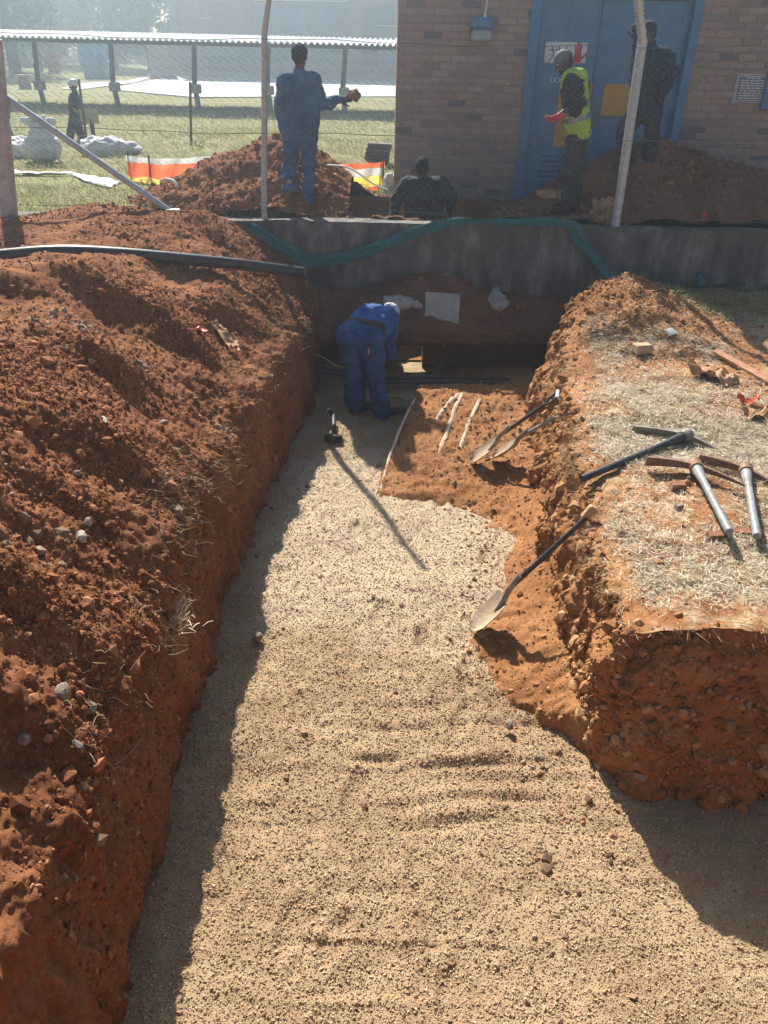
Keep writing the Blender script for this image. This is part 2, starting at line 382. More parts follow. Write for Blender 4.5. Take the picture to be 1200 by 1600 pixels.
def pale_zone(q):  # mask for the paler stretch of gravel along the trench floor
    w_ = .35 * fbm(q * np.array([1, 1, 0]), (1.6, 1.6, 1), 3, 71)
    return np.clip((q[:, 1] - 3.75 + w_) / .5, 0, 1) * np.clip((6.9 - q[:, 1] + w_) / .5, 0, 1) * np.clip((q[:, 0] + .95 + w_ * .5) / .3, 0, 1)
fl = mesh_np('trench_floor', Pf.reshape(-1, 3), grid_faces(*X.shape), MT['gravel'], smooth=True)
at_ = fl.data.attributes.new('pale_zone', 'FLOAT', 'POINT'); at_.data.foreach_set('value', pale_zone(Pf.reshape(-1, 3)).astype(np.float32))
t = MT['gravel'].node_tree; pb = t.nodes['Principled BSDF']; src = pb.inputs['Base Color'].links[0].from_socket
an = t.nodes.new('ShaderNodeAttribute'); an.attribute_name = 'pale_zone'; mx = t.nodes.new('ShaderNodeMixRGB'); mx.inputs[2].default_value = (.57, .435, .29, 1)
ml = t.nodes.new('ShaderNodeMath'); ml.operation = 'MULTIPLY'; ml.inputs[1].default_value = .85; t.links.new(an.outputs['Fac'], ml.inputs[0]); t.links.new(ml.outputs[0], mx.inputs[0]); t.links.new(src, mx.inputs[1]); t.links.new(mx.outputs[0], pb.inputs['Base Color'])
setp(fl, 'tan gravel bed covering the bottom of the trench', kind='structure')

# ---- left bank
def left_profile(Y_):
    xf = interp(Y_, FLOOR_L_Y, FLOOR_L_X)
    zl = .84 + .05 * np.sin(Y_ * 2.1) + interp(Y_, [0, 2.4, 3, 9], [.1, .06, 0, 0])
    k = np.clip((Y_ - 6.5) / 2.5, 0, 1)
    zc = interp(Y_, [2, 4, 6, 9.2], [1.85, 1.80, 1.66, 1.72])
    w = interp(Y_, [2, 3.5, 5, 6.5, 9.2], [1.0, 1.08, 1.35, 1.6, 1.30])
    return xf, zl, zc, w
ysl = grow(.4, 9.28, .0034, 3.0)
tw = np.linspace(0, 1, 62); ts = np.linspace(0, 1, 150)[1:]; tr = np.linspace(0, 1, 70)[1:] ** 1.6
nL = len(tw) + len(ts) + len(tr); PL = np.zeros((len(ysl), nL, 3))
for i, y in enumerate(ysl):
    xf, zl, zc, w = left_profile(y)
    x = np.concatenate([xf - .07 * tw, xf - .07 - w * ts, xf - .07 - w - 6 * tr])
    z = np.concatenate([-.06 + (zl + .06) * tw, zl + (zc - zl) * (np.sin(ts * pi / 2) * .6 + ts * .4), zc + .06 * np.sin(tr * 9) - .15 * tr])
    PL[i, :, 0] = x; PL[i, :, 1] = y; PL[i, :, 2] = z
# explicit lumps with a steep near face (seen left of the pipe)
def bump_at(P, c, rx, ry, h, steep=.35):
    dx = (P[..., 0] - c[0]) / rx; dy = (P[..., 1] - c[1]) / ry
    dy = np.where(dy < 0, dy / steep, dy)
    P[..., 2] += h * np.exp(-(dx * dx + dy * dy))
for c, rx, ry, h in (((-1.95, 6.25), .42, .5, .20), ((-2.45, 6.15), .28, .45, .17), ((-2.9, 5.9), .3, .4, .16), ((-1.6, 7.0), .22, .5, .10), ((-1.75, 4.0), .45, .5, .14),
                     ((-2.0, 3.1), .4, .35, .16), ((-1.9, 5.0), .5, .4, .10), ((-1.42, 3.4), .2, .3, .10), ((-1.45, 2.6), .3, .3, .13), ((-1.38, 4.6), .18, .3, .07), ((-1.6, 2.1), .3, .25, .15)):
    bump_at(PL, c, rx, ry, h * (1 if True else 0))
def displace(P, wallmask, seed, big=.085, med=.028, fin=.011):
    n = normals_grid(P); Q = P.reshape(-1, 3); wm = wallmask.reshape(-1)
    a = big * fbm(Q, (1.5, 1.2, 1.5), 2, seed) * (1 - .55 * wm) + med * fbm(Q, (2.6, 5.5, 2.6), 4, seed + 40) * (1 - .3 * wm) \
        + fin * fbm(Q, (17, 17, 17), 5, seed + 80, ridged=True, gain=.6) * (1 - .3 * wm)
    a += wm * (.03 * fbm(Q, (6, 6, 1.2), 3, seed + 120, ridged=True) + .016 * fbm(Q, (15, 15, 3.5), 3, seed + 150, ridged=True) + .02 * fbm(Q, (3, 3, 5), 3, seed + 160))
    return P + n * a.reshape(P.shape[:2])[..., None]
wm = np.zeros((len(ysl), nL)); wm[:, :62] = 1; wm[:, 62:80] = np.linspace(1, 0, 18)
wl = wm.copy(); wl[:, :4] *= .3
d0 = displace(PL, wm, 200)
nflip = normals_grid(PL)
if nflip[len(ysl) // 2, 100, 2] < 0:   # make sure the displacement goes outward
    d0 = PL - (d0 - PL)
PL = d0
lb = mesh_np('left_bank', PL.reshape(-1, 3), grid_faces(*PL.shape[:2])[:, ::-1], MT['soil'], smooth=True)
setp(lb, 'steep red spoil bank along the left side of the trench', kind='structure')

# ---- right bank: side wall, end face, top
LIP_Y = [2.5, 2.95, 3.3, 3.96, 4.83, 5.6, 6.35, 7.3, 7.9, 8.5, 9.2]; LIP_X = [1.14, 1.17, 1.19, 1.21, 1.30, 1.42, 1.53, 1.63, 1.88, 2.35, 2.7]
TOE_Y = [2.5, 2.95, 3.96, 5.13, 6.59, 7.7, 8.5, 9.2]; TOE_X = [1.12, 1.13, 1.06, 1.16, 1.30, 1.45, 1.9, 2.3]
def top_z(x, y):
    z = .95 + .008 * (y - 3) + 0 * x
    r = np.sqrt(((x - 2.50) / 1.15) ** 2 + ((y - 8.1) / 1.35) ** 2 + .004); z = z + .34 * np.clip(1 - r, 0, 1)
    z = z + .10 * np.exp(-(((x - 2.3) / .6) ** 2 + ((y - 7.4) / .6) ** 2))
    return z
FRONT = 2.93
ysr = grow(FRONT, 9.22, .0036, 2.6)
tt = np.linspace(0, 1, 70); tk = (np.linspace(0, 1, 190) ** 1.35)[1:] * 7.0
PR = np.zeros((len(ysr), 70 + len(tk), 3)); 
for i, y in enumerate(ysr):
    xl, xt = interp(y, LIP_Y, LIP_X), interp(y, TOE_Y, TOE_X)
    zl = float(top_z(xl, y)) - .05
    PR[i, :70, 0] = xt + (xl - xt) * tt ** 1.2; PR[i, :70, 2] = -.05 + (zl + .05) * tt
    PR[i, 70:, 0] = xl + tk; PR[i, 70:, 2] = top_z(xl + tk, y) - .05 * np.exp(-tk / .08)
    PR[i, :, 1] = y
wmr = np.zeros(PR.shape[:2]); wmr[:, :70] = 1; wmr[:, 70:82] = np.linspace(1, 0, 12)
Q = PR.reshape(-1, 3)
def bank_disp(Q, wm):
    """vector displacement that depends on place only, so the patches keep meeting"""
    o = np.zeros_like(Q)
    side = .05 * fbm(Q, (2.2, 2.2, 1.6), 2, 301) + .05 * fbm(Q, (6, 6, 3.5), 3, 311, ridged=True) + .014 * fbm(Q, (22, 22, 14), 3, 321, ridged=True)
    o[:, 0] = side * wm; o[:, 1] = (.05 * fbm(Q, (2.2, 2.2, 1.6), 2, 331) + .035 * fbm(Q, (6, 6, 4), 3, 341, ridged=True) + .012 * fbm(Q, (22, 22, 14), 2, 345)) * wm
    o[:, 2] = (.03 * fbm(Q, (1.6, 1.6, 1), 3, 351) + .012 * fbm(Q, (11, 11, 6), 3, 361)) * (Q[:, 2] > .02)
    soilm = np.exp(-(((Q[:, 0] - 2.4) / .95) ** 2 + ((Q[:, 1] - 8.2) / 1.2) ** 2))
    o[:, 2] += soilm * (.05 * fbm(Q, (4, 4, 4), 3, 371, ridged=True))
    return o
PR2 = (Q + bank_disp(Q, wmr.ravel())).reshape(PR.shape)
xe = np.concatenate([np.array([0.0]), (np.linspace(0, 1, 210) ** 1.3)[1:] * 7.0])
y0 = FRONT; xl0, xt0 = interp(y0, LIP_Y, LIP_X), interp(y0, TOE_Y, TOE_X); 
PE = np.zeros((70, len(tk) + 1, 3)); k0 = np.concatenate([[0], tk])
for j in range(70):
    zz = -.05 + (top_z(xl0 + k0, y0) - .05 * np.exp(-k0 / .08) + .05) * tt[j]
    PE[j, :, 0] = xt0 + (xl0 - xt0) * tt[j] ** 1.2 + k0; PE[j, :, 1] = y0 - .22 * (1 - tt[j]) * np.clip(k0 / .25, 0, 1); PE[j, :, 2] = zz
QE = PE.reshape(-1, 3); wme = np.ones(len(QE))
# fade the wall-type displacement at the lip to the same value the top uses
wme_g = np.ones(PE.shape[:2]); wme_g[-1, :] = wmr[0, 69:69 + len(k0)]; wme_g[-2, :] = (wme_g[-1, :] + 1) / 2; 
PE2 = (QE + bank_disp(QE, wme_g.ravel())).reshape(PE.shape)
VR = np.concatenate([PR2.reshape(-1, 3), PE2.reshape(-1, 3)])
FR = np.concatenate([grid_faces(*PR2.shape[:2]), grid_faces(*PE2.shape[:2], off=PR2.shape[0] * PR2.shape[1])])
rb = mesh_np('right_bank', VR, FR, None, smooth=True)
cov = np.zeros(len(VR)); nt_ = PR2.shape[0] * PR2.shape[1]; Vt = VR[:nt_]
inl = np.zeros(PR2.shape[:2]); edge_ = .10 + .16 * np.clip(vnoise(np.stack([ysr * 2.3, ysr * 0, ysr * 0], -1), 17) + .3, 0, 1.3); inl[:, 70:] = np.clip((tk[None, :] - edge_[:, None]) / .16, 0, 1)
cov[:nt_] = inl.ravel()
cv = .50 + .40 * fbm(VR, (1.4, 1.4, .2), 3, 801) + .8 * fbm(VR, (9, 9, 3), 4, 805)
cv -= 1.6 * np.exp(-(((VR[:, 0] - 2.5) / 1.25) ** 2 + ((VR[:, 1] - 8.0) / 1.35) ** 2)) + .5 * np.exp(-(((VR[:, 0] - 2.1) / .5) ** 2 + ((VR[:, 1] - 3.9) / .5) ** 2))
cov *= np.clip(cv, 0, .8)
at_ = rb.data.attributes.new('cover', 'FLOAT', 'POINT'); at_.data.foreach_set('value', cov.astype(np.float32))
m = MT['soil_bank'].copy(); m.name = 'bank_soil_and_thatch'; t = m.node_tree; pb = t.nodes['Principled BSDF']
an = t.nodes.new('ShaderNodeAttribute'); an.attribute_name = 'cover'; mx = t.nodes.new('ShaderNodeMixRGB')
th = t.nodes.new('ShaderNodeTexNoise'); th.inputs['Scale'].default_value = 45; th.inputs['Detail'].default_value = 5; tcn = t.nodes.new('ShaderNodeTexCoord'); t.links.new(tcn.outputs['Object'], th.inputs['Vector'])
tr_ = t.nodes.new('ShaderNodeValToRGB'); tr_.color_ramp.elements[0].position = .35; tr_.color_ramp.elements[1].position = .65
tr_.color_ramp.elements[0].color = (.40, .275, .155, 1); tr_.color_ramp.elements[1].color = (.70, .57, .39, 1); t.links.new(th.outputs['Fac'], tr_.inputs[0])
src = pb.inputs['Base Color'].links[0].from_socket
t.links.new(an.outputs['Fac'], mx.inputs[0]); t.links.new(src, mx.inputs[1]); t.links.new(tr_.outputs[0], mx.inputs[2]); t.links.new(mx.outputs[0], pb.inputs['Base Color'])
rb.data.materials.append(m)
setp(rb, 'right bank of the trench, orange soil sides under dry grass', kind='structure')

# ---- red soil spilled on the floor and the raised soil bench over the conduits
SP_Y = [2.4, 2.9, 3.2, 3.6, 3.9, 4.3, 4.7, 5.1, 5.5, 5.7, 8.6]; SP_X = [1.18, 1.08, .95, .78, .64, .66, .84, .93, .78, .56, .5]
def bench_left(y): return interp(y, [5.6, 5.8, 7.7, 8.3], [-.16, -.10, .29, .40])
def spill_z(X, Y_):
    P = np.stack([X.ravel(), Y_.ravel(), np.zeros(X.size)], -1)
    x, y = P[:, 0], P[:, 1]; xo = interp(y, SP_Y, SP_X) + .09 * fbm(P, (2.6, 2.6, 1), 3, 401); xt = interp(y, TOE_Y, TOE_X) + .05
    f = (x - xo) / np.maximum(xt - xo, .15)
    z = np.where(f > 0,   .17 * np.clip(f, 0, 1.4) ** 1.4 + .025 * np.clip(f * 4, 0, 1), -.09 + .06 * np.clip(1 + f * 3, 0, 1))
    xl = bench_left(y) + .015 * vnoise(P * 9, 5)
    e = np.clip((x - xl) / .035, 0, 1); hb = .05 + .22 * np.clip((y - 5.75) / 1.9, 0, 1)
    front = np.clip((y - 5.55 - .22 * vnoise(P * np.array([2.4, .3, 1]), 77) - .12) / .22, 0, 1); back = np.clip((7.95 - y) / .1, 0, 1)
    zb = -.06 + (hb + .06) * e * front * back
    z = np.maximum(z, zb)
    z = z - .3 * np.clip((3.12 + .10 * vnoise(P * np.array([5., 0, 1]), 71) - y) / .12, 0, 1) * 1.6
    z += np.where(z > -.05, 1, 0) * (.018 * fbm(P, (5, 5, 1), 3, 411) + .012 * fbm(P, (18, 18, 1), 3, 421, ridged=True))
    return z.reshape(X.shape)
ysp = grow(2.3, 8.9, .0036, 3.0); xsp = np.arange(-.24, 1.75, .016)
Xs, Ys = np.meshgrid(xsp, ysp); PS = np.stack([Xs, Ys, spill_z(Xs, Ys)], -1)
sp = mesh_np('soil_bench', PS.reshape(-1, 3), grid_faces(*Xs.shape)[:, ::-1] if False else grid_faces(*Xs.shape), MT['soil_bank'], smooth=True)
setp(sp, 'orange soil bench and spilled soil along the right of the trench floor', kind='structure')

# ---- end of the trench: ledge with the dark undercut below, slope up to the wall
def end_surface():
    xs_ = np.arange(-1.25, 3.1, .018)
    prof = [(9.34, .40), (9.0, .44), (8.72, .40), (8.64, .47), (8.64, .58), (8.70, .645), (8.80, .69), (8.92, .82), (9.06, .93), (9.21, 1.0)]
    prof = np.array(prof); s = np.concatenate([[0], np.cumsum(np.linalg.norm(np.diff(prof, axis=0), axis=1))])
    q = np.arange(0, s[-1], .014); yy = np.interp(q, s, prof[:, 0]); zz = np.interp(q, s, prof[:, 1])
    P = np.zeros((len(xs_), len(q), 3)); P[..., 0] = xs_[:, None]; P[..., 1] = yy[None, :]; P[..., 2] = zz[None, :]
    up = np.clip((zz - .6) / .4, 0, 1)[None, :]
    P[..., 2] += up * (.10 * np.sin(xs_ * 1.7 + .4) + .05 * np.sin(xs_ * 4.1))[:, None]
    P[..., 2] -= up * np.clip((xs_ - .75) / .8, 0, 1)[:, None] * .10
    n = normals_grid(P); Qe = P.reshape(-1, 3)
    a = .03 * fbm(Qe, (3, 3, 3), 3, 501) + .012 * fbm(Qe, (14, 14, 14), 3, 511)
    return P + n * a.reshape(P.shape[:2])[..., None]
PEN = end_surface()
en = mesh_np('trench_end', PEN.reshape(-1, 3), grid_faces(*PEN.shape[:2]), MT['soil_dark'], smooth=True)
setp(en, 'brown soil ledge closing the far end of the trench below the concrete wall', kind='structure')
# back of the undercut: soil left and right of the hole that leads under the wall
def patch(x0, x1, Yb, z0, z1, seed):
    gx = np.linspace(x0, x1, max(4, int((x1 - x0) / .03))); gzv = np.linspace(z0, z1, 18)
    A, B = np.meshgrid(gx, gzv); P = np.stack([A, np.full_like(A, Yb), B], -1)
    P[..., 1] += .03 * fbm(P.reshape(-1, 3), (5, 5, 5), 3, seed).reshape(A.shape); return P
back = MB()
V_ = []; F2 = []; off = 0
for (x0, x1, yb, sd_) in ((-1.25, .13, 9.05, 1), (.43, 2.3, 9.1, 2)):
    P = patch(x0, x1, yb, -.1, .52, 520 + sd_); V_.append(P.reshape(-1, 3)); F2.append(grid_faces(*P.shape[:2], off=off)); off += P.shape[0] * P.shape[1]
for xx, ye_ in ((.13, 9.12), (.43, 9.6)):   # sides of the hole
    A, B = np.meshgrid(np.linspace(9.05, ye_, 12), np.linspace(-.1, .55, 12)); P = np.stack([np.full_like(A, xx), A, B], -1)
    V_.append(P.reshape(-1, 3)); F2.append(grid_faces(12, 12, off=off)); off += 144
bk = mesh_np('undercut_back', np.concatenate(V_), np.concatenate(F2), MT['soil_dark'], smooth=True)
setp(bk, 'dark soil at the back of the undercut', kind='structure')

# ---- upper ground behind the wall (with the pit the worker stands in)
PIT = (-.5, 1.35, 9.5, 11.2)
def field_z(x, y):
    x = np.asarray(x, float); y = np.asarray(y, float)
    z = 1.5 + .12 * np.clip((12.5 - y) / 2.5, 0, 1)
    z = z + .34 * np.exp(-(((x + 1.6) / 2.4) ** 2 + ((y - 15.5) / 2.2) ** 2)) + .16 * np.exp(-(((x + 2.9) / 1.0) ** 2 + ((y - 16.8) / 1.2) ** 2))
    z = z + .18 * np.exp(-(((x + 3.3) / 1.6) ** 2 + ((y - 19) / 2) ** 2))
    return z
xu = np.unique(np.concatenate([np.linspace(-260, -14, 40), np.arange(-14, 8, .12), np.linspace(8, 260, 40), [PIT[0], PIT[1]]]))
yu = np.unique(np.concatenate([[9.40], np.arange(9.5, 22, .12), np.linspace(22, 60, 60), np.linspace(60, 420, 40), [PIT[2], PIT[3]]]))
XU, YU = np.meshgrid(xu, yu); ZU = field_z(XU, YU)
Pn = np.stack([XU.ravel(), YU.ravel(), np.zeros(XU.size)], -1)
ZU = ZU + (.035 * fbm(Pn, (1.6, 1.6, 1), 3, 601)).reshape(XU.shape) * np.clip((40 - YU) / 10, 0, 1) * np.clip((YU - 9.4) / .3, 0, 1)
FU = grid_faces(*XU.shape)
cx = (XU.ravel()[FU[:, 0]] + XU.ravel()[FU[:, 2]]) / 2; cy = (YU.ravel()[FU[:, 0]] + YU.ravel()[FU[:, 2]]) / 2
FU = FU[~((cx > PIT[0]) & (cx < PIT[1]) & (cy > PIT[2]) & (cy < PIT[3]))]
gr = mesh_np('ground', np.stack([XU, YU, ZU], -1).reshape(-1, 3), FU[:, ::-1] if False else FU, MT['field'], smooth=True)
setp(gr, 'dry green grass field behind the concrete wall', kind='structure')
pv = []; pf = []; off = 0
def addg(P):
    global off
    pv.append(P.reshape(-1, 3)); pf.append(grid_faces(*P.shape[:2], off=off)); off += P.shape[0] * P.shape[1]
for (xa, ya, xb, yb) in ((PIT[0], PIT[2], PIT[0], PIT[3]), (PIT[1], PIT[2], PIT[1], PIT[3]), (PIT[0], PIT[3], PIT[1], PIT[3]), (PIT[0], PIT[2], PIT[1], PIT[2])):
    A, B = np.meshgrid(np.linspace(0, 1, 40), np.linspace(-.05 if ya == yb and ya == PIT[3] else .6, 1.64, 24))
    P = np.stack([xa + (xb - xa) * A, ya + (yb - ya) * A, B], -1)
    if not (ya == yb and ya == PIT[2]): 
        if xa == xb: P[..., 2] = -.05 + (P[..., 2] - .6) * (1.69 / 1.04)
    addg(P)
A, B = np.meshgrid(np.linspace(PIT[0], PIT[1], 50), np.linspace(9.3, PIT[3], 60)); Zp = np.where(B > 9.75, np.clip((B - 9.75) * 1.6, 0, .55), 0) - .0
Zp = np.where(A < .5, np.minimum(Zp, np.clip((B - 10.4) * 1.6, 0, .5)), Zp) + .01
addg(np.stack([A, B, Zp], -1))
pit = mesh_np('pit', np.concatenate(pv), np.concatenate(pf), MT['soil_bank'], smooth=True)
setp(pit, 'pit dug behind the concrete wall', kind='structure')

# ---- ground behind the camera, so the place goes on
A, B = np.meshgrid(np.linspace(-9, 10, 60), np.linspace(-14, 1.1, 60))
Zb = np.clip((1.1 - B) * 1.1, -.05, 1.7) - .05 + .05 * np.sin(A * 1.7) * np.sin(B * 2.3)
bh = mesh_np('rear_ground', np.stack([A, B, Zb], -1).reshape(-1, 3), grid_faces(60, 60), MT['soil'], smooth=True); setp(bh, 'soil rising behind the near end of the trench', kind='structure')
A, B = np.meshgrid(np.linspace(8.0, 60, 30), np.linspace(-14, 9.3, 30))
o = mesh_np('side_ground', np.stack([A, B, np.full_like(A, .98)], -1).reshape(-1, 3), grid_faces(30, 30), MT['field']); setp(o, 'grass ground continuing to the right of the bank', kind='structure')
A, B = np.meshgrid(np.linspace(-60, -6.9, 30), np.linspace(-14, 9.3, 30))
o = mesh_np('left_ground', np.stack([A, B, np.full_like(A, 1.38)], -1).reshape(-1, 3), grid_faces(30, 30), MT['field']); setp(o, 'grass ground continuing to the left of the bank', kind='structure')

# ------------------------------------------------------------------ scattering
OCT_V = np.array([(1, 0, 0), (-1, 0, 0), (0, 1, 0), (0, -1, 0), (0, 0, 1), (0, 0, -1)], float)
OCT_F = np.array([(0, 2, 4), (2, 1, 4), (1, 3, 4), (3, 0, 4), (2, 0, 5), (1, 2, 5), (3, 1, 5), (0, 3, 5)])
g_ = (1 + 5 ** .5) / 2
ICO_V = np.array([(-1, g_, 0), (1, g_, 0), (-1, -g_, 0), (1, -g_, 0), (0, -1, g_), (0, 1, g_), (0, -1, -g_), (0, 1, -g_), (g_, 0, -1), (g_, 0, 1), (-g_, 0, -1), (-g_, 0, 1)], float) / sqrt(1 + g_ * g_)
ICO_F = np.array([(0, 11, 5), (0, 5, 1), (0, 1, 7), (0, 7, 10), (0, 10, 11), (1, 5, 9), (5, 11, 4), (11, 10, 2), (10, 7, 6), (7, 1, 8), (3, 9, 4), (3, 4, 2), (3, 2, 6), (3, 6, 8), (3, 8, 9), (4, 9, 5), (2, 4, 11), (6, 2, 10), (8, 6, 7), (9, 8, 1)])
def rand_rot(n):
    q = RNG.normal(size=(n, 4)); q /= np.linalg.norm(q, axis=1, keepdims=True); w, x, y, z = q.T
    return np.stack([np.stack([1 - 2 * (y * y + z * z), 2 * (x * y - z * w), 2 * (x * z + y * w)], -1),
                     np.stack([2 * (x * y + z * w), 1 - 2 * (x * x + z * z), 2 * (y * z - x * w)], -1),
                     np.stack([2 * (x * z - y * w), 2 * (y * z + x * w), 1 - 2 * (x * x + y * y)], -1)], 1)
def scatter(name, pos, size, mat, ico=True, flat=.7, smooth=False):
    n = len(pos); BV, BF = (ICO_V, ICO_F) if ico else (OCT_V, OCT_F)
    V = BV[None] * (1 + .35 * (RNG.random((n, len(BV), 1)) - .5) * 2)
    V = V * (np.array([1, 1, 1])[None] * (flat + (1.25 - flat) * RNG.random((n, 1, 3))))
    V = np.einsum('nij,nkj->nki', rand_rot(n), V) * size[:, None, None]
    V = V + pos[:, None, :]
    F_ = BF[None] + (np.arange(n) * len(BV))[:, None, None]
    return mesh_np(name, V.reshape(-1, 3), F_.reshape(-1, 3), mat, smooth=smooth)
def sample_grid(P, n, wfun=None):
    a, b = P.shape[:2]; c = P[:-1, :-1]; e1 = P[1:, :-1] - c; e2 = P[:-1, 1:] - c
    ar = np.linalg.norm(np.cross(e1, e2), axis=2)
    cen = c + .5 * (e1 + e2)
    w = ar * (wfun(cen) if wfun is not None else 1); w = w.ravel(); w = np.maximum(w, 0); w /= w.sum()
    idx = RNG.choice(len(w), n, p=w); i, j = idx // (b - 1), idx % (b - 1)
    u = RNG.random((n, 1)); v = RNG.random((n, 1))
    nn = np.cross(e1[i, j], e2[i, j]); nn /= np.maximum(np.linalg.norm(nn, axis=1, keepdims=True), 1e-9)
    return c[i, j] + e1[i, j] * u + e2[i, j] * v, nn
def dist(C_): return np.sqrt(C_[..., 0] ** 2 + C_[..., 1] ** 2 + (C_[..., 2] - CAM_H) ** 2)
def powsize(n, a, b, k): u = RNG.random(n); return a * (1 - u * (1 - (a / b) ** k)) ** (-1 / k)

# gravel grains
def wf(C_):
    inside = (C_[..., 0] > -1.2) & (C_[..., 0] < 2.9) & (C_[..., 1] > 1.3) & (C_[..., 1] < 8.2)
    right = np.where((C_[..., 0] > 1.3) & (C_[..., 1] > 2.8), 0, 1)
    return inside * right / dist(C_) ** 1.6
p, n_ = sample_grid(Pf, 105000, wf); sz = powsize(len(p), .0036, .011, 3.2)
p[:, 2] += sz * .25
fm = RNG.random(len(p)) < pale_zone(p)
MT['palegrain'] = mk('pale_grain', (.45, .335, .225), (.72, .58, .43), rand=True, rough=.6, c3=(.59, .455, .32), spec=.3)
setp(scatter('gravel_grains', p[~fm], sz[~fm], MT['grain'], ico=False), 'loose tan gravel grains over the trench floor', kind='stuff')
setp(scatter('pale_grains', p[fm], sz[fm], MT['palegrain'], ico=False), 'paler gravel grains in front of the soil bench', kind='stuff')
p, n_ = sample_grid(Pf, 130, lambda C_: ((C_[..., 0] > -1) & (C_[..., 0] < 1.2) & (C_[..., 1] > 1.6) & (C_[..., 1] < 7)) * (1 + 6 * (C_[..., 0] > .5)))
sz = powsize(len(p), .012, .034, 2.5)
setp(scatter('loose_stones', p, sz, MT['pebble']), 'odd darker stones lying on the gravel', kind='stuff')
# clods on the left bank
vis = lambda C_: ((C_[..., 0] > -4.6) & (C_[..., 1] > 1.5)) / dist(C_) ** 1.3
slope = np.zeros(PL.shape[:2]); 
PLs = PL[:, 60:]
p, n_ = sample_grid(PLs, 42000, lambda C_: vis(C_) * np.clip(.35 + fbm(C_.reshape(-1, 3), (1.1, 1.1, 1.1), 3, 701).reshape(C_.shape[:2]), .12, 2))
sz = powsize(len(p), .0055, .045, 3.1); setp(scatter('soil_clods', p, sz, MT['clod']), 'crumbly red soil clods on the left spoil bank', kind='stuff')
p, n_ = sample_grid(PL[:, 50:], 700, lambda C_: vis(C_) * np.clip(fbm(C_.reshape(-1, 3), (1.3, 1.3, 1.3), 2, 731).reshape(C_.shape[:2]) + .1, 0, 2) * (1 + 3 * (C_[..., 1] < 5.5)))
sz = powsize(len(p), .012, .05, 2.2); setp(scatter('bank_pebbles', p, sz, MT['pebble']), 'greyish pebbles in the left spoil bank', kind='stuff')
p, n_ = sample_grid(PL[:, :60], 3000, vis); sz = powsize(len(p), .005, .03, 2.4); setp(scatter('wall_crumbs', p, sz, MT['clod']), 'soil crumbs on the left trench side', kind='stuff')
# clods on the right bank
PRw = PR2[:, 8:74]
p, n_ = sample_grid(PRw, 6000, lambda C_: 1 / dist(C_) ** 1.3); sz = powsize(len(p), .006, .045, 2.2)
p2, n2 = sample_grid(PE2[:, :120], 3500, lambda C_: 1 / dist(C_)); s2 = powsize(len(p2), .007, .045, 2.2)
p3, n3 = sample_grid(PR2[:, 70:], 5000, lambda C_: np.exp(-(((C_[..., 0] - 2.4) / .8) ** 2 + ((C_[..., 1] - 8.2) / 1.0) ** 2)) + .05 * ((C_[..., 0] < 4.5))); s3 = powsize(len(p3), .006, .035, 2.4)
p4, n4 = sample_grid(PS, 4200, lambda C_: (C_[..., 2] > .0) / dist(C_)); s4 = powsize(len(p4), .005, .026, 2.8)
setp(scatter('bank_clods', np.concatenate([p, p2, p3, p4]), np.concatenate([sz, s2, s3, s4]), MT['clod_bank']), 'orange soil clods on the right bank and bench', kind='stuff')
pk, _ = sample_grid(Pf, 600, lambda C_: np.exp(-((C_[..., 0] - np.interp(C_[..., 1], SP_Y, SP_X) + .05) / .13) ** 2) * (C_[..., 1] > 2.4) * (C_[..., 1] < 5.6))
setp(scatter('trodden_soil', pk, powsize(len(pk), .005, .022, 2.6), MT['clod_bank']), 'crumbs of orange soil trodden into the edge of the gravel', kind='stuff')
p5, n5 = sample_grid(PS, 150, lambda C_: (C_[..., 2] > .02) * np.exp(-(((C_[..., 0] - 1.05) / .3) ** 2 + ((C_[..., 1] - 6.6) / .7) ** 2)) + .02 * (C_[..., 2] > .02)); s5 = powsize(len(p5), .012, .04, 2.2)
p6, n6 = sample_grid(PE2[10:50, :120], 110); s6 = powsize(len(p6), .015, .05, 2.2)
p7, n7 = sample_grid(PR2[:200, 70:170], 120); s7 = powsize(len(p7), .012, .035, 2.2)
setp(scatter('bench_stones', np.concatenate([p5, p6, p7]), np.concatenate([s5, s6, s7]), MT['pebble']), 'small stones in the right bank and bench', kind='stuff')
p, n_ = sample_grid(PEN, 1500); sz = powsize(len(p), .006, .03, 2.4); setp(scatter('end_clods', p, sz, MT['clod']), 'soil crumbs on the far ledge', kind='stuff')

def blades(name, pos, length, width, mat, lie=.8, curl=.5, updir=None):
    n = len(pos); az = RNG.random(n) * 2 * pi; el = (1 - lie) * pi / 2 * (.3 + RNG.random(n)) 
    if updir is None: d = np.stack([np.cos(az) * np.cos(el), np.sin(az) * np.cos(el), np.sin(el)], -1)
    else: d = updir
    sidev = np.cross(d, np.array([0, 0, 1.]) + RNG.normal(size=(n, 3)) * (.45 if lie > .85 else 1.2)); sidev /= np.linalg.norm(sidev, axis=1, keepdims=True)
    bend = np.cross(d, sidev) * (RNG.random((n, 1)) - .5) * 2 * curl
    bend[:, 2] -= .25 * RNG.random(n)
    Vs = []
    for k, (s, w) in enumerate(((0, 1), (.5, .8), (1, .15))):
        c = pos + length[:, None] * (d * s + bend * s * s)
        c[:, 2] = np.maximum(c[:, 2], pos[:, 2] - .01) 
        Vs += [c - sidev * width * w / 2, c + sidev * width * w / 2]
    V = np.stack(Vs, 1).reshape(-1, 3); o6 = (np.arange(n) * 6)[:, None, None]
    F_ = np.array([(0, 1, 3, 2), (2, 3, 5, 4)])[None] + o6
    return mesh_np(name, V, F_.reshape(-1, 4), mat)
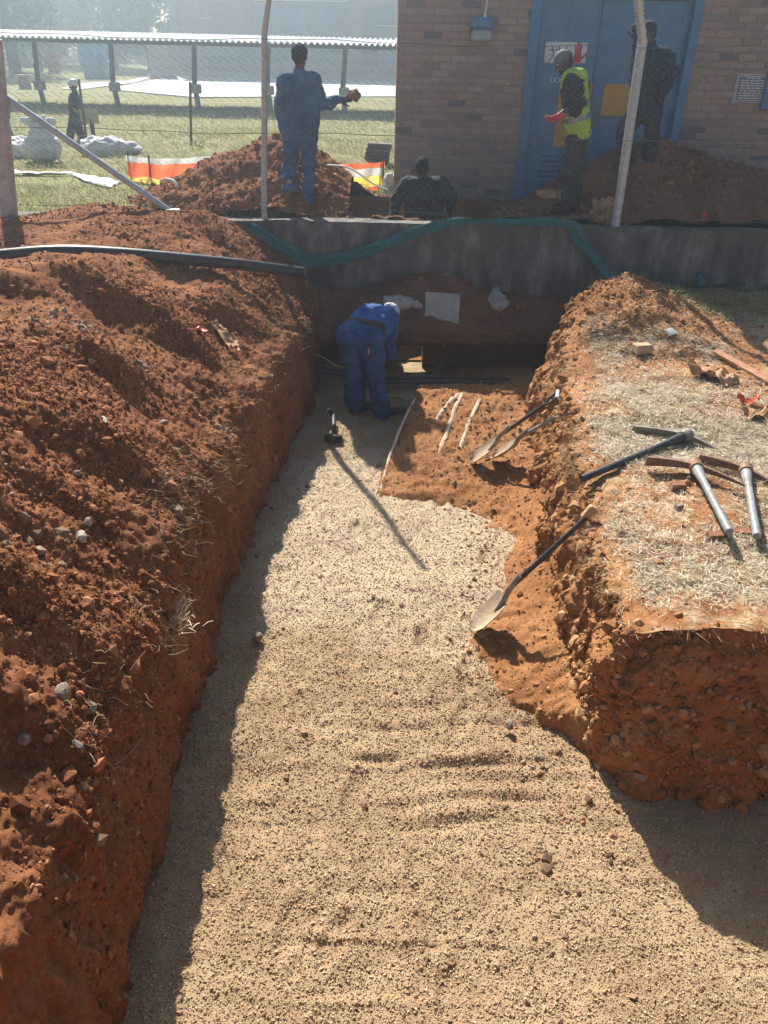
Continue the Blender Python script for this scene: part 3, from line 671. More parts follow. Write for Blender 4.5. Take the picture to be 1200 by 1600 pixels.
def grassmask(C_):
    q = C_.reshape(-1, 3); s = C_.shape[:2]
    soilm = np.exp(-(((C_[..., 0] - 2.5) / 1.25) ** 2 + ((C_[..., 1] - 8.0) / 1.35) ** 2))
    nz_ = fbm(q, (1.4, 1.4, .2), 3, 801).reshape(s)
    bare = .55 * np.exp(-(((C_[..., 0] - 2.1) / .5) ** 2 + ((C_[..., 1] - 3.9) / .5) ** 2))
    w = np.clip(.70 + .55 * nz_ - 1.6 * soilm - bare * .7, .04, 1.2) * (C_[..., 0] < 5.2)
    inland = np.clip((C_[..., 0] - np.interp(C_[..., 1], LIP_Y, LIP_X) - .05 - .22 * np.clip(fbm(q, (1.8, 1.8, .2), 2, 807).reshape(s) + .4, 0, 1)) / .12, .12, 1)
    front_ = np.clip((C_[..., 1] - FRONT - .02 - .20 * np.clip(fbm(q, (2.2, 2.2, .2), 2, 809).reshape(s) + .3, 0, 1)) / .10, .15, 1)
    return w * inland * front_ / dist(C_) ** .6
PT = PR2[:, 71:]
p, n_ = sample_grid(PT, 150000, grassmask); p[:, 2] += .004 + .018 * RNG.random(len(p))
setp(blades('dry_grass', p, .022 + .05 * RNG.random(len(p)), .0036, MT['straw'], lie=.9, curl=.5), 'flattened straw coloured dry grass on the right bank', kind='stuff')
pg, n_ = sample_grid(PT, 700, lambda C_: np.clip(fbm(C_.reshape(-1, 3), (2.2, 2.2, .2), 2, 811).reshape(C_.shape[:2]) - .55, 0, 1) * (C_[..., 0] < 5))
setp(blades('green_grass', pg, .03 + .05 * RNG.random(len(pg)), .006, MT['green'], lie=.45), 'few green grass shoots in the dry grass', kind='stuff')
# shaded grass right back by the wall
pg, n_ = sample_grid(PT, 5000, lambda C_: (C_[..., 1] > 7.9) * (C_[..., 0] > 3.0) * (C_[..., 0] < 6.5)); 
setp(blades('verge_grass', pg, .05 + .06 * RNG.random(len(pg)), .007, MT['fieldblade'], lie=.5), 'green grass in the shade along the foot of the wall', kind='stuff')
# dry grass & roots hanging from both lips
p, n_ = sample_grid(PL[:, 56:92], 1300, lambda C_: np.clip(fbm(C_.reshape(-1, 3), (1.7, 1.7, 1.7), 2, 821).reshape(C_.shape[:2]), 0, 1) * (C_[..., 1] > 2.2))
dd = np.stack([.5 + .6 * RNG.random(len(p)), RNG.normal(size=len(p)) * .6, RNG.normal(size=len(p)) * .5], -1); dd /= np.linalg.norm(dd, axis=1, keepdims=True)
setp(blades('lip_grass', p, .03 + .06 * RNG.random(len(p)), .0034, MT['deadgrass'], curl=.9, updir=dd), 'dry grass and roots hanging from the left trench lip', kind='stuff')
rt = MB()
for k in range(420):
    i = RNG.integers(len(ysl)); 
    if ysl[i] < 2: continue
    p0 = Vector(PL[i, RNG.integers(52, 84)]); d = Vector((.7, RNG.normal() * .6, -.3 + RNG.normal() * .5)).normalized(); pts = [p0]
    for s in range(5):
        d = (d + Vector((RNG.normal() * .45, RNG.normal() * .55, RNG.normal() * .45 - .12))).normalized(); pts.append(pts[-1] + d * (.018 + .022 * RNG.random()))
    rt.tube(pts, [.0022, .002, .0018, .0016, .0013, .0008], n=3, caps=False)
setp(rt.build('roots', MT['root']), 'thin pale roots poking out of the left trench side', kind='stuff')
p, n_ = sample_grid(PR2[:, 58:80], 1500, lambda C_: np.clip(fbm(C_.reshape(-1, 3), (1.7, 1.7, 1.7), 2, 831).reshape(C_.shape[:2]) + .2, 0, 1))
dd = np.stack([-.5 - .6 * RNG.random(len(p)), RNG.normal(size=len(p)) * .6, RNG.normal(size=len(p)) * .6], -1); dd /= np.linalg.norm(dd, axis=1, keepdims=True)
pe, _ = sample_grid(PE2[60:, :140], 1200); de = np.stack([RNG.normal(size=len(pe)) * .6, -.6 - .5 * RNG.random(len(pe)), RNG.normal(size=len(pe)) * .5 - .2], -1); de /= np.linalg.norm(de, axis=1, keepdims=True)
setp(blades('right_lip_grass', np.concatenate([p, pe]), .03 + .06 * RNG.random(len(p) + len(pe)), .0036, MT['deadgrass'], curl=.9, updir=np.concatenate([dd, de])), 'dry grass hanging over the edge of the right bank', kind='stuff')
# tufts of dry grass on the left bank face
for (u, v, z, lab) in ((75, 990, 1.05, 'tuft of dry grass on the lower left of the spoil bank'), (255, 960, .75, 'tuft of dry straw at the left trench lip, nearer one')):
    c = gz(u, v, z); n = 260; pp = np.array(c)[None] + RNG.normal(size=(n, 3)) * np.array([.07, .07, .02]); pp[:, 2] = c.z - .02
    o = blades('grass_tuft', pp, .05 + .08 * RNG.random(n), .005, MT['straw'], lie=.6, curl=.5); localise(o); setp(o, lab, 'grass tuft')
# field grass
n = 46000; dd = RNG.random(n); yy = 9.45 + 22 * dd ** 1.5; xx = (RNG.random(n) * 2 - 1.15) * (2.5 + yy * .42) - .2
keep = (~((xx > -.58) & (yy < 11.3))) & ~((xx > .5) & (yy < 22)); xx, yy = xx[keep], yy[keep]
pp = np.stack([xx, yy, field_z(xx, yy)], -1)
setp(blades('field_grass', pp, (.05 + .09 * RNG.random(len(pp))) * (1 + (yy - 9) * .03), .012, MT['fieldblade'], lie=.35, curl=.4), 'short dry grass growing over the field behind the fence', kind='stuff')

# ------------------------------------------------------------------ concrete retaining wall
WY = 9.22
def concrete_wall():
    m = MB(); m.mi = 0
    xs_ = np.arange(-14, 14.01, .5); 
    me_v = []; top = 1.665
    m.box((0, WY + .12, .98), (28, .24, 1.36)); 
    o = m.build('concrete_wall', MT['concrete'])
    bm = bmesh.new(); bm.from_mesh(o.data)
    bmesh.ops.subdivide_edges(bm, edges=[e for e in bm.edges if abs(e.verts[0].co.x - e.verts[1].co.x) > 1], cuts=180)
    for v in bm.verts:
        q = np.array([[v.co.x, v.co.y, v.co.z]])
        if v.co.z > 1.2: v.co.z += .012 * fbm(q, (2.5, 2.5, 2.5), 3, 901)[0]
        v.co.y += .008 * fbm(q, (3, 3, 3), 3, 911)[0]
    bm.to_mesh(o.data); bm.free()
    cut = MB(); cut.box((.13, WY + .12, .42), (.64, .5, .34)); c = cut.build('cutter', MT['concrete'])
    md = o.modifiers.new('b', 'BOOLEAN'); md.object = c; md.solver = 'EXACT'; md.operation = 'DIFFERENCE'
    dg = bpy.context.evaluated_depsgraph_get(); me = bpy.data.meshes.new_from_object(o.evaluated_get(dg)); o.modifiers.clear(); o.data = me
    bpy.data.objects.remove(c)
    localise(o)
    return setp(o, 'low stained grey concrete retaining wall under the wire fence', 'wall')
concrete_wall()

# ------------------------------------------------------------------ chain link fence on the wall
FY = 9.34
fence = empty('wire_fence', (-1.36, FY, 1.66), 'galvanised chain link fence with leaning posts standing on the concrete wall', 'fence')
def fpost(p, r, name='post', mat='steel'):
    m = MB(); m.tube(p, r, 12); return m.build(name, MT[mat], fence, smooth=True)
A0, A1, A2 = at(413, 326, FY), at(413, 50, FY), at(428, -60, FY - .25)
fpost([A0 + Vector((0, 0, -.12)), A0, A1, A2], [.034, .034, .034, .022])
B0, B1, B2 = at(961, 356, FY), at(1004, 62, FY), at(990, -70, FY - .25)
pb_ = fpost([B0 + Vector((0, 0, -.1)), B0, B1], .052)
m = MB(); m.tube([B1 + Vector((0, -.01, -.02)), B2], .044, 12); crank = m.build('crank', MT['steel'], fence, smooth=True)
m = MB()
for k in range(5):
    c = B1.lerp(B2, .08 + .14 * k); d = (B2 - B1).normalized(); m.tube([c - d * .008, c + d * .008], .050, 12)
for k in range(14):
    c = B1.lerp(B2, .3); d = Vector((cos(k * 2.2), sin(k * 1.7), .6 * sin(k * 3.1))) * .06; m.tube([c + d * .8, c + d * 1.2, c - d * .3], .004, 4)
m.build('tie_wire', MT['wire'], fence)
C0, C1 = at(18, 372, 9.2), at(-12, 60, 9.2)
fpost([C0 + Vector((.01, 0, -.3)), C0, C1], .095, mat='rustpost')
D0, D1 = at(-20, 132, FY - .07), at(264, 329, FY - .05)
m = MB(); m.tube([D0, D1], .036, 12); m.build('brace', MT['steel'], fence, smooth=True)
m = MB(); m.box(D1 + Vector((.05, -.02, -.03)), (.16, .10, .10), bev=.01); m.build('brace_foot', MT['steel'], fence)
def fence_mesh():
    m = MB(); x0, x1, z0, z1 = -6.0, 7.2, 1.70, 3.42; p = .092; hz = .092
    n = int((x1 - x0) / p); rows = int((z1 - z0) / hz); V = []; F_ = []
    V = np.zeros((n, 2 * rows + 1, 3, 3)); r = .0019
    for i in range(n):
        xc = x0 + i * p; jj = np.arange(2 * rows + 1)
        x = xc + (p / 2) * np.where(jj % 2 == 0, -1, 1) + .004 * RNG.normal(size=len(jj)); z = z0 + jj * hz / 2 + .003 * RNG.normal(size=len(jj))
        sag = .02 * np.sin(x * 1.9) * np.sin((z - z0) * 1.8); y = FY - .045 + sag + .004 * np.where(jj % 2 == 0, -1, 1)
        for k in range(3):
            a = 2 * pi * k / 3; V[i, :, k, 0] = x + r * cos(a) * 1.0; V[i, :, k, 1] = y + r * sin(a); V[i, :, k, 2] = z + r * cos(a) * .6
    J = 2 * rows + 1; fs = []
    base = (np.arange(n) * J * 3)[:, None, None] + (np.arange(J - 1) * 3)[None, :, None]
    for k in range(3):
        k2 = (k + 1) % 3; fs.append(np.stack([base + k, base + k2, base + 3 + k2, base + 3 + k], -1).reshape(-1, 4))
    o = mesh_np('wire_mesh', V.reshape(-1, 3), np.concatenate(fs), MT['wire']); o.parent = fence; o.matrix_parent_inverse = fence.matrix_world.inverted()
fence_mesh()
for z in (1.76, 2.55, 3.42):
    m = MB(); pts = [Vector((x, FY - .05, z + .012 * sin(x * 2.1 + z) + .006 * sin(x * 7))) for x in np.arange(-6, 7.3, .2)]
    m.tube(pts, .0032, 4); m.build('line_wire', MT['wire'], fence)

# ------------------------------------------------------------------ brick substation building
BY = 11.5; BX0 = 0.03; BX1 = 7.0; BZ0 = 1.35; BZ1 = 4.02
bld = empty('brick_building', (3.5, BY, 1.5), 'pale brown brick substation with tall blue steel doors behind the fence', 'building')
dl_t, dl_b = at(838, 0, BY), at(805, 315, BY); DX0, DX1 = 1.70, 3.84
m = MB()
m.box(((BX0 + DX0) / 2 + .0, BY + .115, (BZ0 + BZ1) / 2), (DX0 - BX0 - .006, .24, BZ1 - BZ0)); m.build('mortar_wall', MT['mortar'], bld); m = MB(); m.box(((DX1 + BX1) / 2, BY + .115, (BZ0 + BZ1) / 2), (BX1 - DX1 - .004, .24, BZ1 - BZ0))
m.build('mortar_wall', MT['mortar'], bld)
m = MB(); m.box((BX0 + .12, BY + 2.6, (BZ0 + BZ1) / 2), (.23, 4.6, BZ1 - BZ0)); m.box((BX1 - .12, BY + 2.6, (BZ0 + BZ1) / 2), (.23, 4.6, BZ1 - BZ0)); m.box(((BX0 + BX1) / 2, BY + 5.0, (BZ0 + BZ1) / 2), (BX1 - BX0 - .5, .23, BZ1 - BZ0))
m.build('side_wall', MT['farbrick'], bld)
m = MB(); m.box(((BX0 + BX1) / 2, BY + 2.5, BZ1 + .06), (BX1 - BX0 - .02, 5.2, .11)); m.build('roof', MT['concrete'], bld)
BL, BH, G = .222, .073, .011
def brick_mesh(l):
    b_ = MB(); b_.box((0, 0, 0), (l, .05, BH), bev=.004); me = bpy.data.meshes.new('brick')
    me.from_pydata(b_.v, [], b_.f); me.materials.append(MT['brick']); return me, b_
full, fb = brick_mesh(BL); bl = []
row = 0; z = 1.56 - 2 * (BH + G) 
vents = [(at(720, 262, BY).x, at(746, 262, BY).x, at(733, 277, BY).z, at(733, 262, BY).z)]
while z < BZ1 - BH / 2:
    for (xa, xb) in ((BX0, DX0), (DX1, BX1)):
        x = xa - (BL / 2 + G if row % 2 else 0) + .0
        while x < xb:
            l0, l1 = max(x, xa), min(x + BL, xb)
            zc = z + BH / 2
            if l1 - l0 > .03 and not any(l0 < v[1] and l1 > v[0] and v[2] - .02 < zc < v[3] + .02 for v in vents): bl.append(((l0 + l1) / 2, zc, l1 - l0))
            x += BL + G
    z += BH + G; row += 1
inview = [b for b in bl if b[0] < 5.45 and 1.62 < b[1] < 3.96]
inview.sort(key=lambda b: -b[2] / (1 + .15 * abs(b[0] - 2.2)) )
sel = set(inview[:300]); rest = MB()
cache = {}
for b in bl:
    dy = random.uniform(-.004, .003)
    if b in sel:
        key = round(b[2], 3)
        if key not in cache: cache[key] = brick_mesh(b[2])[0] if abs(key - BL) > .002 else full
        o = bpy.data.objects.new('brick', cache[key]); COL.objects.link(o); o.parent = bld; o.matrix_parent_inverse = bld.matrix_world.inverted(); o.location = (b[0], BY + .012 + dy, b[1]); o.rotation_euler = (0, random.uniform(-.006, .006), random.uniform(-.008, .008))
    else: rest.box((b[0], BY + .012 + dy, b[1]), (b[2], .05, BH), bev=.004)
setp(rest.build('bricks', MT['brick'], bld), kind='stuff')
# cell vent in the wall
v0 = vents[0]; m = MB(); cxm, czm = (v0[0] + v0[1]) / 2, (v0[2] + v0[3]) / 2; ww, hh = v0[1] - v0[0], v0[3] - v0[2]
nx, nz_ = 5, 2
for i in range(nx + 1): m.box((v0[0] + ww * i / nx, BY + .01, czm), (.016, .05, hh))
for j in range(nz_ + 1): m.box((cxm, BY + .0108, v0[2] + hh * j / nz_), (ww, .0485, .014))
m.build('air_vent', MT['brick'], bld)
m = MB(); m.box((.9, BY - .012, at(760, 314, BY).z), (1.64, .03, .05)); m.build('plinth_strip', MT['frame'], bld)
# door
DZ0, DZ1 = 1.53, BZ1 - .005
m = MB()
m.box((DX0 + .065, BY + .04, (DZ0 + DZ1) / 2), (.13, .14, DZ1 - DZ0), bev=.006); m.box((DX1 - .055, BY + .04, (DZ0 + DZ1) / 2), (.11, .14, DZ1 - DZ0), bev=.006); m.box(((DX0 + DX1) / 2, BY + .05, DZ1 - .03), (DX1 - DX0 - .25, .11, .058))
m.build('door_frame', MT['frame'], bld)
xm = at(937, 60, BY).x
for (xa, xb) in ((DX0 + .135, xm - .004), (xm + .004, DX1 - .115)):
    m = MB(); m.box(((xa + xb) / 2, BY + .09, (DZ0 + DZ1) / 2 - .02), (xb - xa, .04, DZ1 - DZ0 - .09), bev=.003)
    w = xb - xa
    for fx in ([.02, .5, .98] if xa < xm - .1 else [.02, .42, .98]): m.box((xa + w * (.5 + (fx - .5) * .97), BY + .066, (DZ0 + DZ1) / 2 - .02), (.02, .012, DZ1 - DZ0 - .12))
    d_ = m.build('door_leaf', MT['door'], bld)
    if xa < xm - .1:
        fr_ = MB(); ca, cb = at(858, 237, BY), at(858, 292, BY); xl_, xr_ = at(844, 265, BY).x, at(874, 265, BY).x
        for k in range(7):
            zz = ca.z + (cb.z - ca.z) * (k + .5) / 7
            s = MB(); s.box(((xl_ + xr_) / 2, BY + .05, zz), (xr_ - xl_, .012, .05), rot=Matrix.Rotation(radians(-38), 3, 'X')); s.build('louvre_slat', MT['door'], d_)
for xs__, sg in ((DX0 + .14, 1), (DX1 - .12, -1)):
    for zh in (1.95, 2.85, 3.75):
        m = MB(); m.tube([(xs__, BY + .055, zh - .07), (xs__, BY + .055, zh + .07)], .018, 8); m.box((xs__ + sg * .05, BY + .062, zh), (.09, .012, .10)); m.build('hinge', MT['frame'], bld)
m = MB(); hx_ = xm + .07; m.tube([(hx_, BY + .06, 2.55), (hx_, BY + .01, 2.57), (hx_, BY + .01, 2.78), (hx_, BY + .06, 2.80)], .012, 8); m.box((hx_ - .07, BY + .05, 2.5), (.16, .03, .05), bev=.006); m.build('door_handle', MT['greyiron'], bld)
m = MB(); m.box(((DX0 + DX1) / 2, BY + .02, DZ0 - .03), (DX1 - DX0 - .02, .2, .06)); m.build('door_sill', MT['concrete'], bld)
m = MB(); m.box((at(1199, 110, BY).x + .18, BY - .03, 3.0), (.36, .10, .45), bev=.01); m.build('window_box', MT['frame'], bld)
# things fixed to the wall
def plate(name, u0, v0, u1, v1, mat, label, y=BY - .012, th=.012, cat='sign', tilt=0):
    a, b = at(u0, v0, y), at(u1, v1, y); c = (a + b) / 2
    e = empty(name, (c.x, y, b.z), label, cat); m = MB(); m.box((c.x, y, c.z), (abs(b.x - a.x), th, abs(a.z - b.z)), bev=.003)
    m.build('board', MT[mat], e); return e, a, b, y - th / 2
def strokes(e, name, segs, mat, y, w=.01):
    m = MB()
    for (x0, z0, x1, z1) in segs:
        p, q = Vector((x0, y - .002, z0)), Vector((x1, y - .002, z1)); d = q - p; L_ = d.length
        m.box((p + q) / 2, (L_ + w, .003, w), rot=Matrix.Rotation(-atan2(d.z, d.x), 3, 'Y'))
    return m.build(name, MT[mat], e)
DY = BY + .064
e, a, b, yf = plate('warning_sign', 853, 65, 914, 99, 'white', 'white warning sign with a red hand fixed high on the blue door', y=DY - .008)
# red stop hand on the right of the sign, grey figures on the left
hx, hz = a.x + .80 * (b.x - a.x), a.z - .52 * (a.z - b.z); m = MB()
m.box((hx, yf - .002, hz - .055), (.10, .003, .10), bev=0)
for k, (dx, L_, an_) in enumerate(((-.042, .10, .12), (-.014, .125, .03), (.014, .12, -.04), (.04, .10, -.14))):
    m.box((hx + dx + sin(-an_) * L_ * -.5 * -1 * -1, yf - .002, hz - .005 + L_ / 2), (.020, .003, L_), rot=Matrix.Rotation(-an_, 3, 'Y'))
m.box((hx + .075, yf - .0022, hz - .035), (.020, .003, .09), rot=Matrix.Rotation(.75, 3, 'Y')); m.build('red_hand', MT['red'], e)
for k in range(3):
    x = a.x + (.16 + .17 * k) * (b.x - a.x); strokes(e, 'dark_mark', [(x, hz + .07, x + .03, hz - .02), (x + .03, hz - .02, x - .02, hz - .10), (x - .03, hz + .03, x + .04, hz + .03)], 'ink', yf, .010)
for sx in (.04, .96):
    for sz_ in (.08, .92):
        m = MB(); m.tube([(a.x + sx * (b.x - a.x), yf, a.z - sz_ * (a.z - b.z)), (a.x + sx * (b.x - a.x), yf - .006, a.z - sz_ * (a.z - b.z))], .008, 8); m.build('screw', MT['steel'], e)
plate('yellow_board', 875, 130, 912, 231, 'yellow', 'tall yellow board on the left door leaf behind the man in the vest', y=DY - .008, cat='board')
plate('yellow_board', 945, 131, 986, 182, 'yellow', 'square yellow board on the right door leaf', y=DY - .008, cat='board')
# stencilled lettering on the door
def text(body, loc, size, mat, name, label=None, cat=None, parent=None, ext=.002):
    cu = bpy.data.curves.new(name, 'FONT'); cu.body = body; cu.size = size; cu.extrude = ext; cu.align_x = 'LEFT'
    t_ = bpy.data.objects.new(name, cu); COL.objects.link(t_); t_.rotation_euler = (pi / 2, 0, 0); t_.location = loc
    dg = bpy.context.evaluated_depsgraph_get(); me = bpy.data.meshes.new_from_object(t_.evaluated_get(dg)); bpy.data.objects.remove(t_)
    me.transform(Matrix.Translation(loc) @ Matrix.Rotation(pi / 2, 4, 'X')); me.materials.append(MT[mat])
    o = bpy.data.objects.new(name, me); COL.objects.link(o)
    if parent: o.parent = parent; o.matrix_parent_inverse = parent.matrix_world.inverted()
    else: localise(o); setp(o, label, cat)
    return o
p_ = at(858, 129, DY); text('TKX/FEEDER', (p_.x, DY - .004, p_.z), .085, 'white', 'door_lettering', parent=bld).scale = (1, 1, 1)
# plaque with small print
e, a, b, yf = plate('notice_plate', 1153, 115, 1197, 161, 'grey', 'grey notice plate with white border and small print on the brick wall', y=BY - .020)
wx, hz2 = b.x - a.x, a.z - b.z
bdr = lambda k: [(a.x + k, a.z - k, b.x - k, a.z - k), (a.x + k, b.z + k, b.x - k, b.z + k), (a.x + k, a.z - k, a.x + k, b.z + k), (b.x - k, a.z - k, b.x - k, b.z + k)]
strokes(e, 'panel_ink', [(a.x + .03, a.z - hz2 / 2, b.x - .03, a.z - hz2 / 2)], 'ink', yf + .001, .004)
m = MB(); m.box(((a.x + b.x) / 2, yf - .001, (a.z + b.z) / 2), (wx * .93, .003, hz2 * .93)); m.build('print_field', mk('faded_ink', (.20, .19, .23), (.24, .23, .27)), e)
strokes(e, 'border', bdr(.026), 'white', yf - .002, .007)
rr = random.Random(3); segs = []
for k in range(9):
    zz = a.z - hz2 * (.14 + .088 * k); x = a.x + wx * ((.28 if k == 0 else .12) + .05 * rr.random()); xe_ = b.x - wx * ((.28 if k == 0 else .12) + .07 * rr.random())
    while x < xe_:
        L_ = rr.uniform(.02, .06); segs.append((x, zz, min(x + L_, xe_), zz)); x += L_ + .022
strokes(e, 'small_print', segs, 'white', yf - .002, .011)
# bulkhead lamp
lc = at(753, 46, BY - .1); lamp = empty('wall_lamp', lc, 'blue hooded bulkhead lamp on the brick wall under a white conduit', 'lamp')
m = MB(); x0, x1 = at(736, 46, BY).x, at(770, 46, BY).x; w = x1 - x0
m.box((lc.x, BY - .09, lc.z + .06), (w, .18, .14), bev=.035); m.build('hood', MT['frame'], lamp)
m = MB(); m.box((lc.x, BY - .085, lc.z - .065), (w * .88, .15, .12), bev=.02); m.build('lens', mk('dusty_glass', (.35, .38, .38), (.42, .45, .45), rough=.3), lamp)
m = MB(); m.tube([(lc.x + .03, BY - .05, lc.z + .12), (lc.x + .03, BY - .05, lc.z + .17)], .022, 10); m.build('gland', MT['white'], lamp)
cp = [at(757, 28, BY - .03), at(760, 12, BY - .03), at(762, -8, BY - .03)]
m = MB(); m.tube(cp, .012, 8); m.build('conduit_pipe', MT['white'], lamp)

# ------------------------------------------------------------------ soil heaps behind the fence
def heap(name, label, fn, x0, x1, y0_, y1_, mat, seed, step=.022):
    A, B = np.meshgrid(np.arange(x0, x1, step), np.arange(y0_, y1_, step)); Z0 = fn(A, B)
    P = np.stack([A, B, Z0], -1); q = P.reshape(-1, 3)
    amp = np.clip((Z0 - 1.45) / .15, 0, 1).ravel()
    P[..., 2] += (amp * (.045 * fbm(q, (3, 3, 3), 3, seed) + .02 * fbm(q, (11, 11, 11), 3, seed + 9, ridged=True))).reshape(A.shape)
    fz = field_z(A, B); F_ = grid_faces(*A.shape); ok = (P[..., 2] > fz - .08).ravel(); keep = ok[F_].any(1); fx, fy = A.ravel()[F_].mean(1), B.ravel()[F_].mean(1); keep &= ~((fx > PIT[0]) & (fx < PIT[1]) & (fy > PIT[2]) & (fy < PIT[3]))
    o = mesh_np(name, q if False else P.reshape(-1, 3), F_[keep], mat, smooth=True)
    bm = bmesh.new(); bm.from_mesh(o.data); bmesh.ops.delete(bm, geom=[v for v in bm.verts if not v.link_faces], context='VERTS'); bm.to_mesh(o.data); bm.free()
    localise(o); return setp(o, label, 'soil heap'), P
def h1(x, y):
    px_, py_ = -1.30, 10.7
    dx = x - px_; dx = np.where(dx < 0, dx / 2.75, dx / 1.62); dy = (y - py_); dy = np.where(dy < 0, dy / 1.9, dy / 1.7)
    r = np.sqrt(dx * dx + dy * dy + .02)
    return 1.30 + 1.30 * np.clip(1 - r, -.3, 1) 
hp1, P1 = heap('soil_heap', 'sunlit red soil heap behind the fence under the man in blue overalls', h1, -4.6, .5, 9.46, 12.6, MT['soil'], 951)
def h2(x, y):
    r1 = np.sqrt(((x - 3.2) / np.where(x < 3.2, 1.95, 3.0)) ** 2 + ((y - 10.75) / 1.75) ** 2 + .015)
    r2 = np.sqrt(((x - 4.1) / 2.9) ** 2 + ((y - 10.6) / 1.75) ** 2 + .02)
    low = np.where((x > -.6) & (x < 2.6) & (y < 11.44), field_z(x, y) + .05, 1.2)
    return np.maximum(low, np.maximum(1.38 + 1.22 * np.clip(1 - r1, -.3, 1), 1.38 + 1.0 * np.clip(1 - r2, -.3, 1)))
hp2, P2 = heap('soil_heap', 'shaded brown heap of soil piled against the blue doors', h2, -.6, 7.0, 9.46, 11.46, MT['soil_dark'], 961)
p, n_ = sample_grid(P1, 3500, lambda C_: (C_[..., 2] > 1.58) * ~((C_[..., 0] > PIT[0] - .03) & (C_[..., 0] < PIT[1] + .03) & (C_[..., 1] < PIT[3] + .03))); sz = powsize(len(p), .008, .05, 2.3); setp(scatter('heap_clods', p, sz, MT['clod']), 'soil clods on the sunlit heap', kind='stuff')
p, n_ = sample_grid(P2, 2500, lambda C_: (C_[..., 2] > 1.58) * ~((C_[..., 0] > PIT[0] - .03) & (C_[..., 0] < PIT[1] + .03) & (C_[..., 1] < PIT[3] + .03))); sz = powsize(len(p), .008, .05, 2.3); setp(scatter('shaded_clods', p, sz, MT['clod']), 'soil clods on the shaded heap', kind='stuff')
# ------------------------------------------------------------------ people
def remesh(mb, name, mat, parent, vox, sm=6, wr=0, wf_=7, seed=1, smooth_f=.5):
    o = mb.build(name, mat, None)
    r = o.modifiers.new('r', 'REMESH'); r.mode = 'VOXEL'; r.voxel_size = vox; r.use_smooth_shade = True
    if sm: s_ = o.modifiers.new('s', 'SMOOTH'); s_.iterations = sm; s_.factor = smooth_f
    dg = bpy.context.evaluated_depsgraph_get(); me = bpy.data.meshes.new_from_object(o.evaluated_get(dg)); o.modifiers.clear(); old = o.data; o.data = me; bpy.data.meshes.remove(old)
    if wr:
        n = len(me.vertices); a = np.empty(n * 3, np.float32); me.vertices.foreach_get('co', a); a = a.reshape(-1, 3).astype(float)
        nn = np.empty(n * 3, np.float32); me.vertex_normals.foreach_get('vector', nn); nn = nn.reshape(-1, 3)
        w = wr * (fbm(a, (wf_, wf_, wf_ * 1.5), 3, seed, ridged=True) + .6 * fbm(a, (wf_ * 2.4, wf_ * 2.4, wf_), 2, seed + 4))
        a += nn * w[:, None]; me.vertices.foreach_set('co', a.astype(np.float32).ravel()); me.update()
    me.polygons.foreach_set('use_smooth', [True] * len(me.polygons))
    if not me.materials: me.materials.append(mat)
    if parent: o.parent = parent; o.matrix_parent_inverse = parent.matrix_world.inverted()
    return o
def hand_segs(mb, wrist, d, side, curl=.6, thumb=1, sc=1.0):
    """palm, four unequal bent fingers and a thumb off the side of the palm"""
    d = d.normalized(); side = (side - d * side.dot(d)).normalized(); nrm = d.cross(side).normalized()
    c0 = wrist; c1 = wrist + d * .085 * sc
    for k in (-1.2, -.4, .4, 1.2): mb.capsule(c0 + side * .012 * k * sc, c1 + side * .019 * k * sc, .017 * sc, .013 * sc, 8, 3)
    for k, L_ in zip((-1.5, -.5, .5, 1.5), (.068, .078, .074, .058)):
        p = c1 + side * .0195 * k * sc; dd = d.copy(); 
        for j, fr_ in enumerate((.45, .32, .25)):
            dd = (dd * cos(curl) + nrm * sin(curl)).normalized(); q = p + dd * L_ * fr_ * sc; mb.capsule(p, q, (.0100 - .001 * j) * sc, (.0092 - .001 * j) * sc, 7, 2); p = q
    p = c0 + d * .02 * sc - side * thumb * .026 * sc; dd = (d * .7 - side * thumb * .6 + nrm * .3).normalized()
    for j, L_ in enumerate((.038, .030, .025)):
        q = p + dd * L_ * sc; mb.capsule(p, q, (.0125 - .0015 * j) * sc, (.011 - .001 * j) * sc, 7, 2); p = q; dd = (dd + nrm * .35 + d * .25).normalized()
def head_segs(mb, c, face, up, r=.098):
    face = face.normalized(); up = (up - face * up.dot(face)).normalized(); sd_ = face.cross(up)
    Rm = Matrix((sd_, face, up)).transposed()
    k = r / .098
    mb.ellipsoid(c + up * .015 * k, .076 * k, .093 * k, .098 * k, Rm); mb.ellipsoid(c + face * .022 * k - up * .06 * k, .056 * k, .062 * k, .062 * k, Rm)   # skull, jaw
    mb.capsule(c + face * .088 * k + up * .005 * k, c + face * .108 * k - up * .032 * k, .009 * k, .015 * k, 8, 3)                                     # nose
    mb.capsule(c + face * .079 * k - sd_ * .022 * k - up * .062 * k, c + face * .079 * k + sd_ * .022 * k - up * .062 * k, .010 * k, .010 * k, 8, 3)             # lips
    for s in (-1, 1):
        mb.ellipsoid(c + sd_ * s * .080 * k - face * .008 * k - up * .008 * k, .012 * k, .020 * k, .032 * k, Rm, 10, 6)                                   # ears
        mb.ellipsoid(c + face * .080 * k + sd_ * s * .032 * k + up * .022 * k, .020 * k, .012 * k, .009 * k, Rm, 8, 6)                                     # brows
    return sd_, face, up, Rm
def eyes(parent, c, fr, r=.098):
    sd_, face, up, Rm = fr; k = r / .098
    for s in (-1, 1):
        m = MB(); m.ellipsoid(c + face * .079 * k + sd_ * s * .032 * k + up * .004 * k, .012 * k, .012 * k, .010 * k, Rm, 10, 6); m.build('eye', MT['white'], parent, smooth=True)
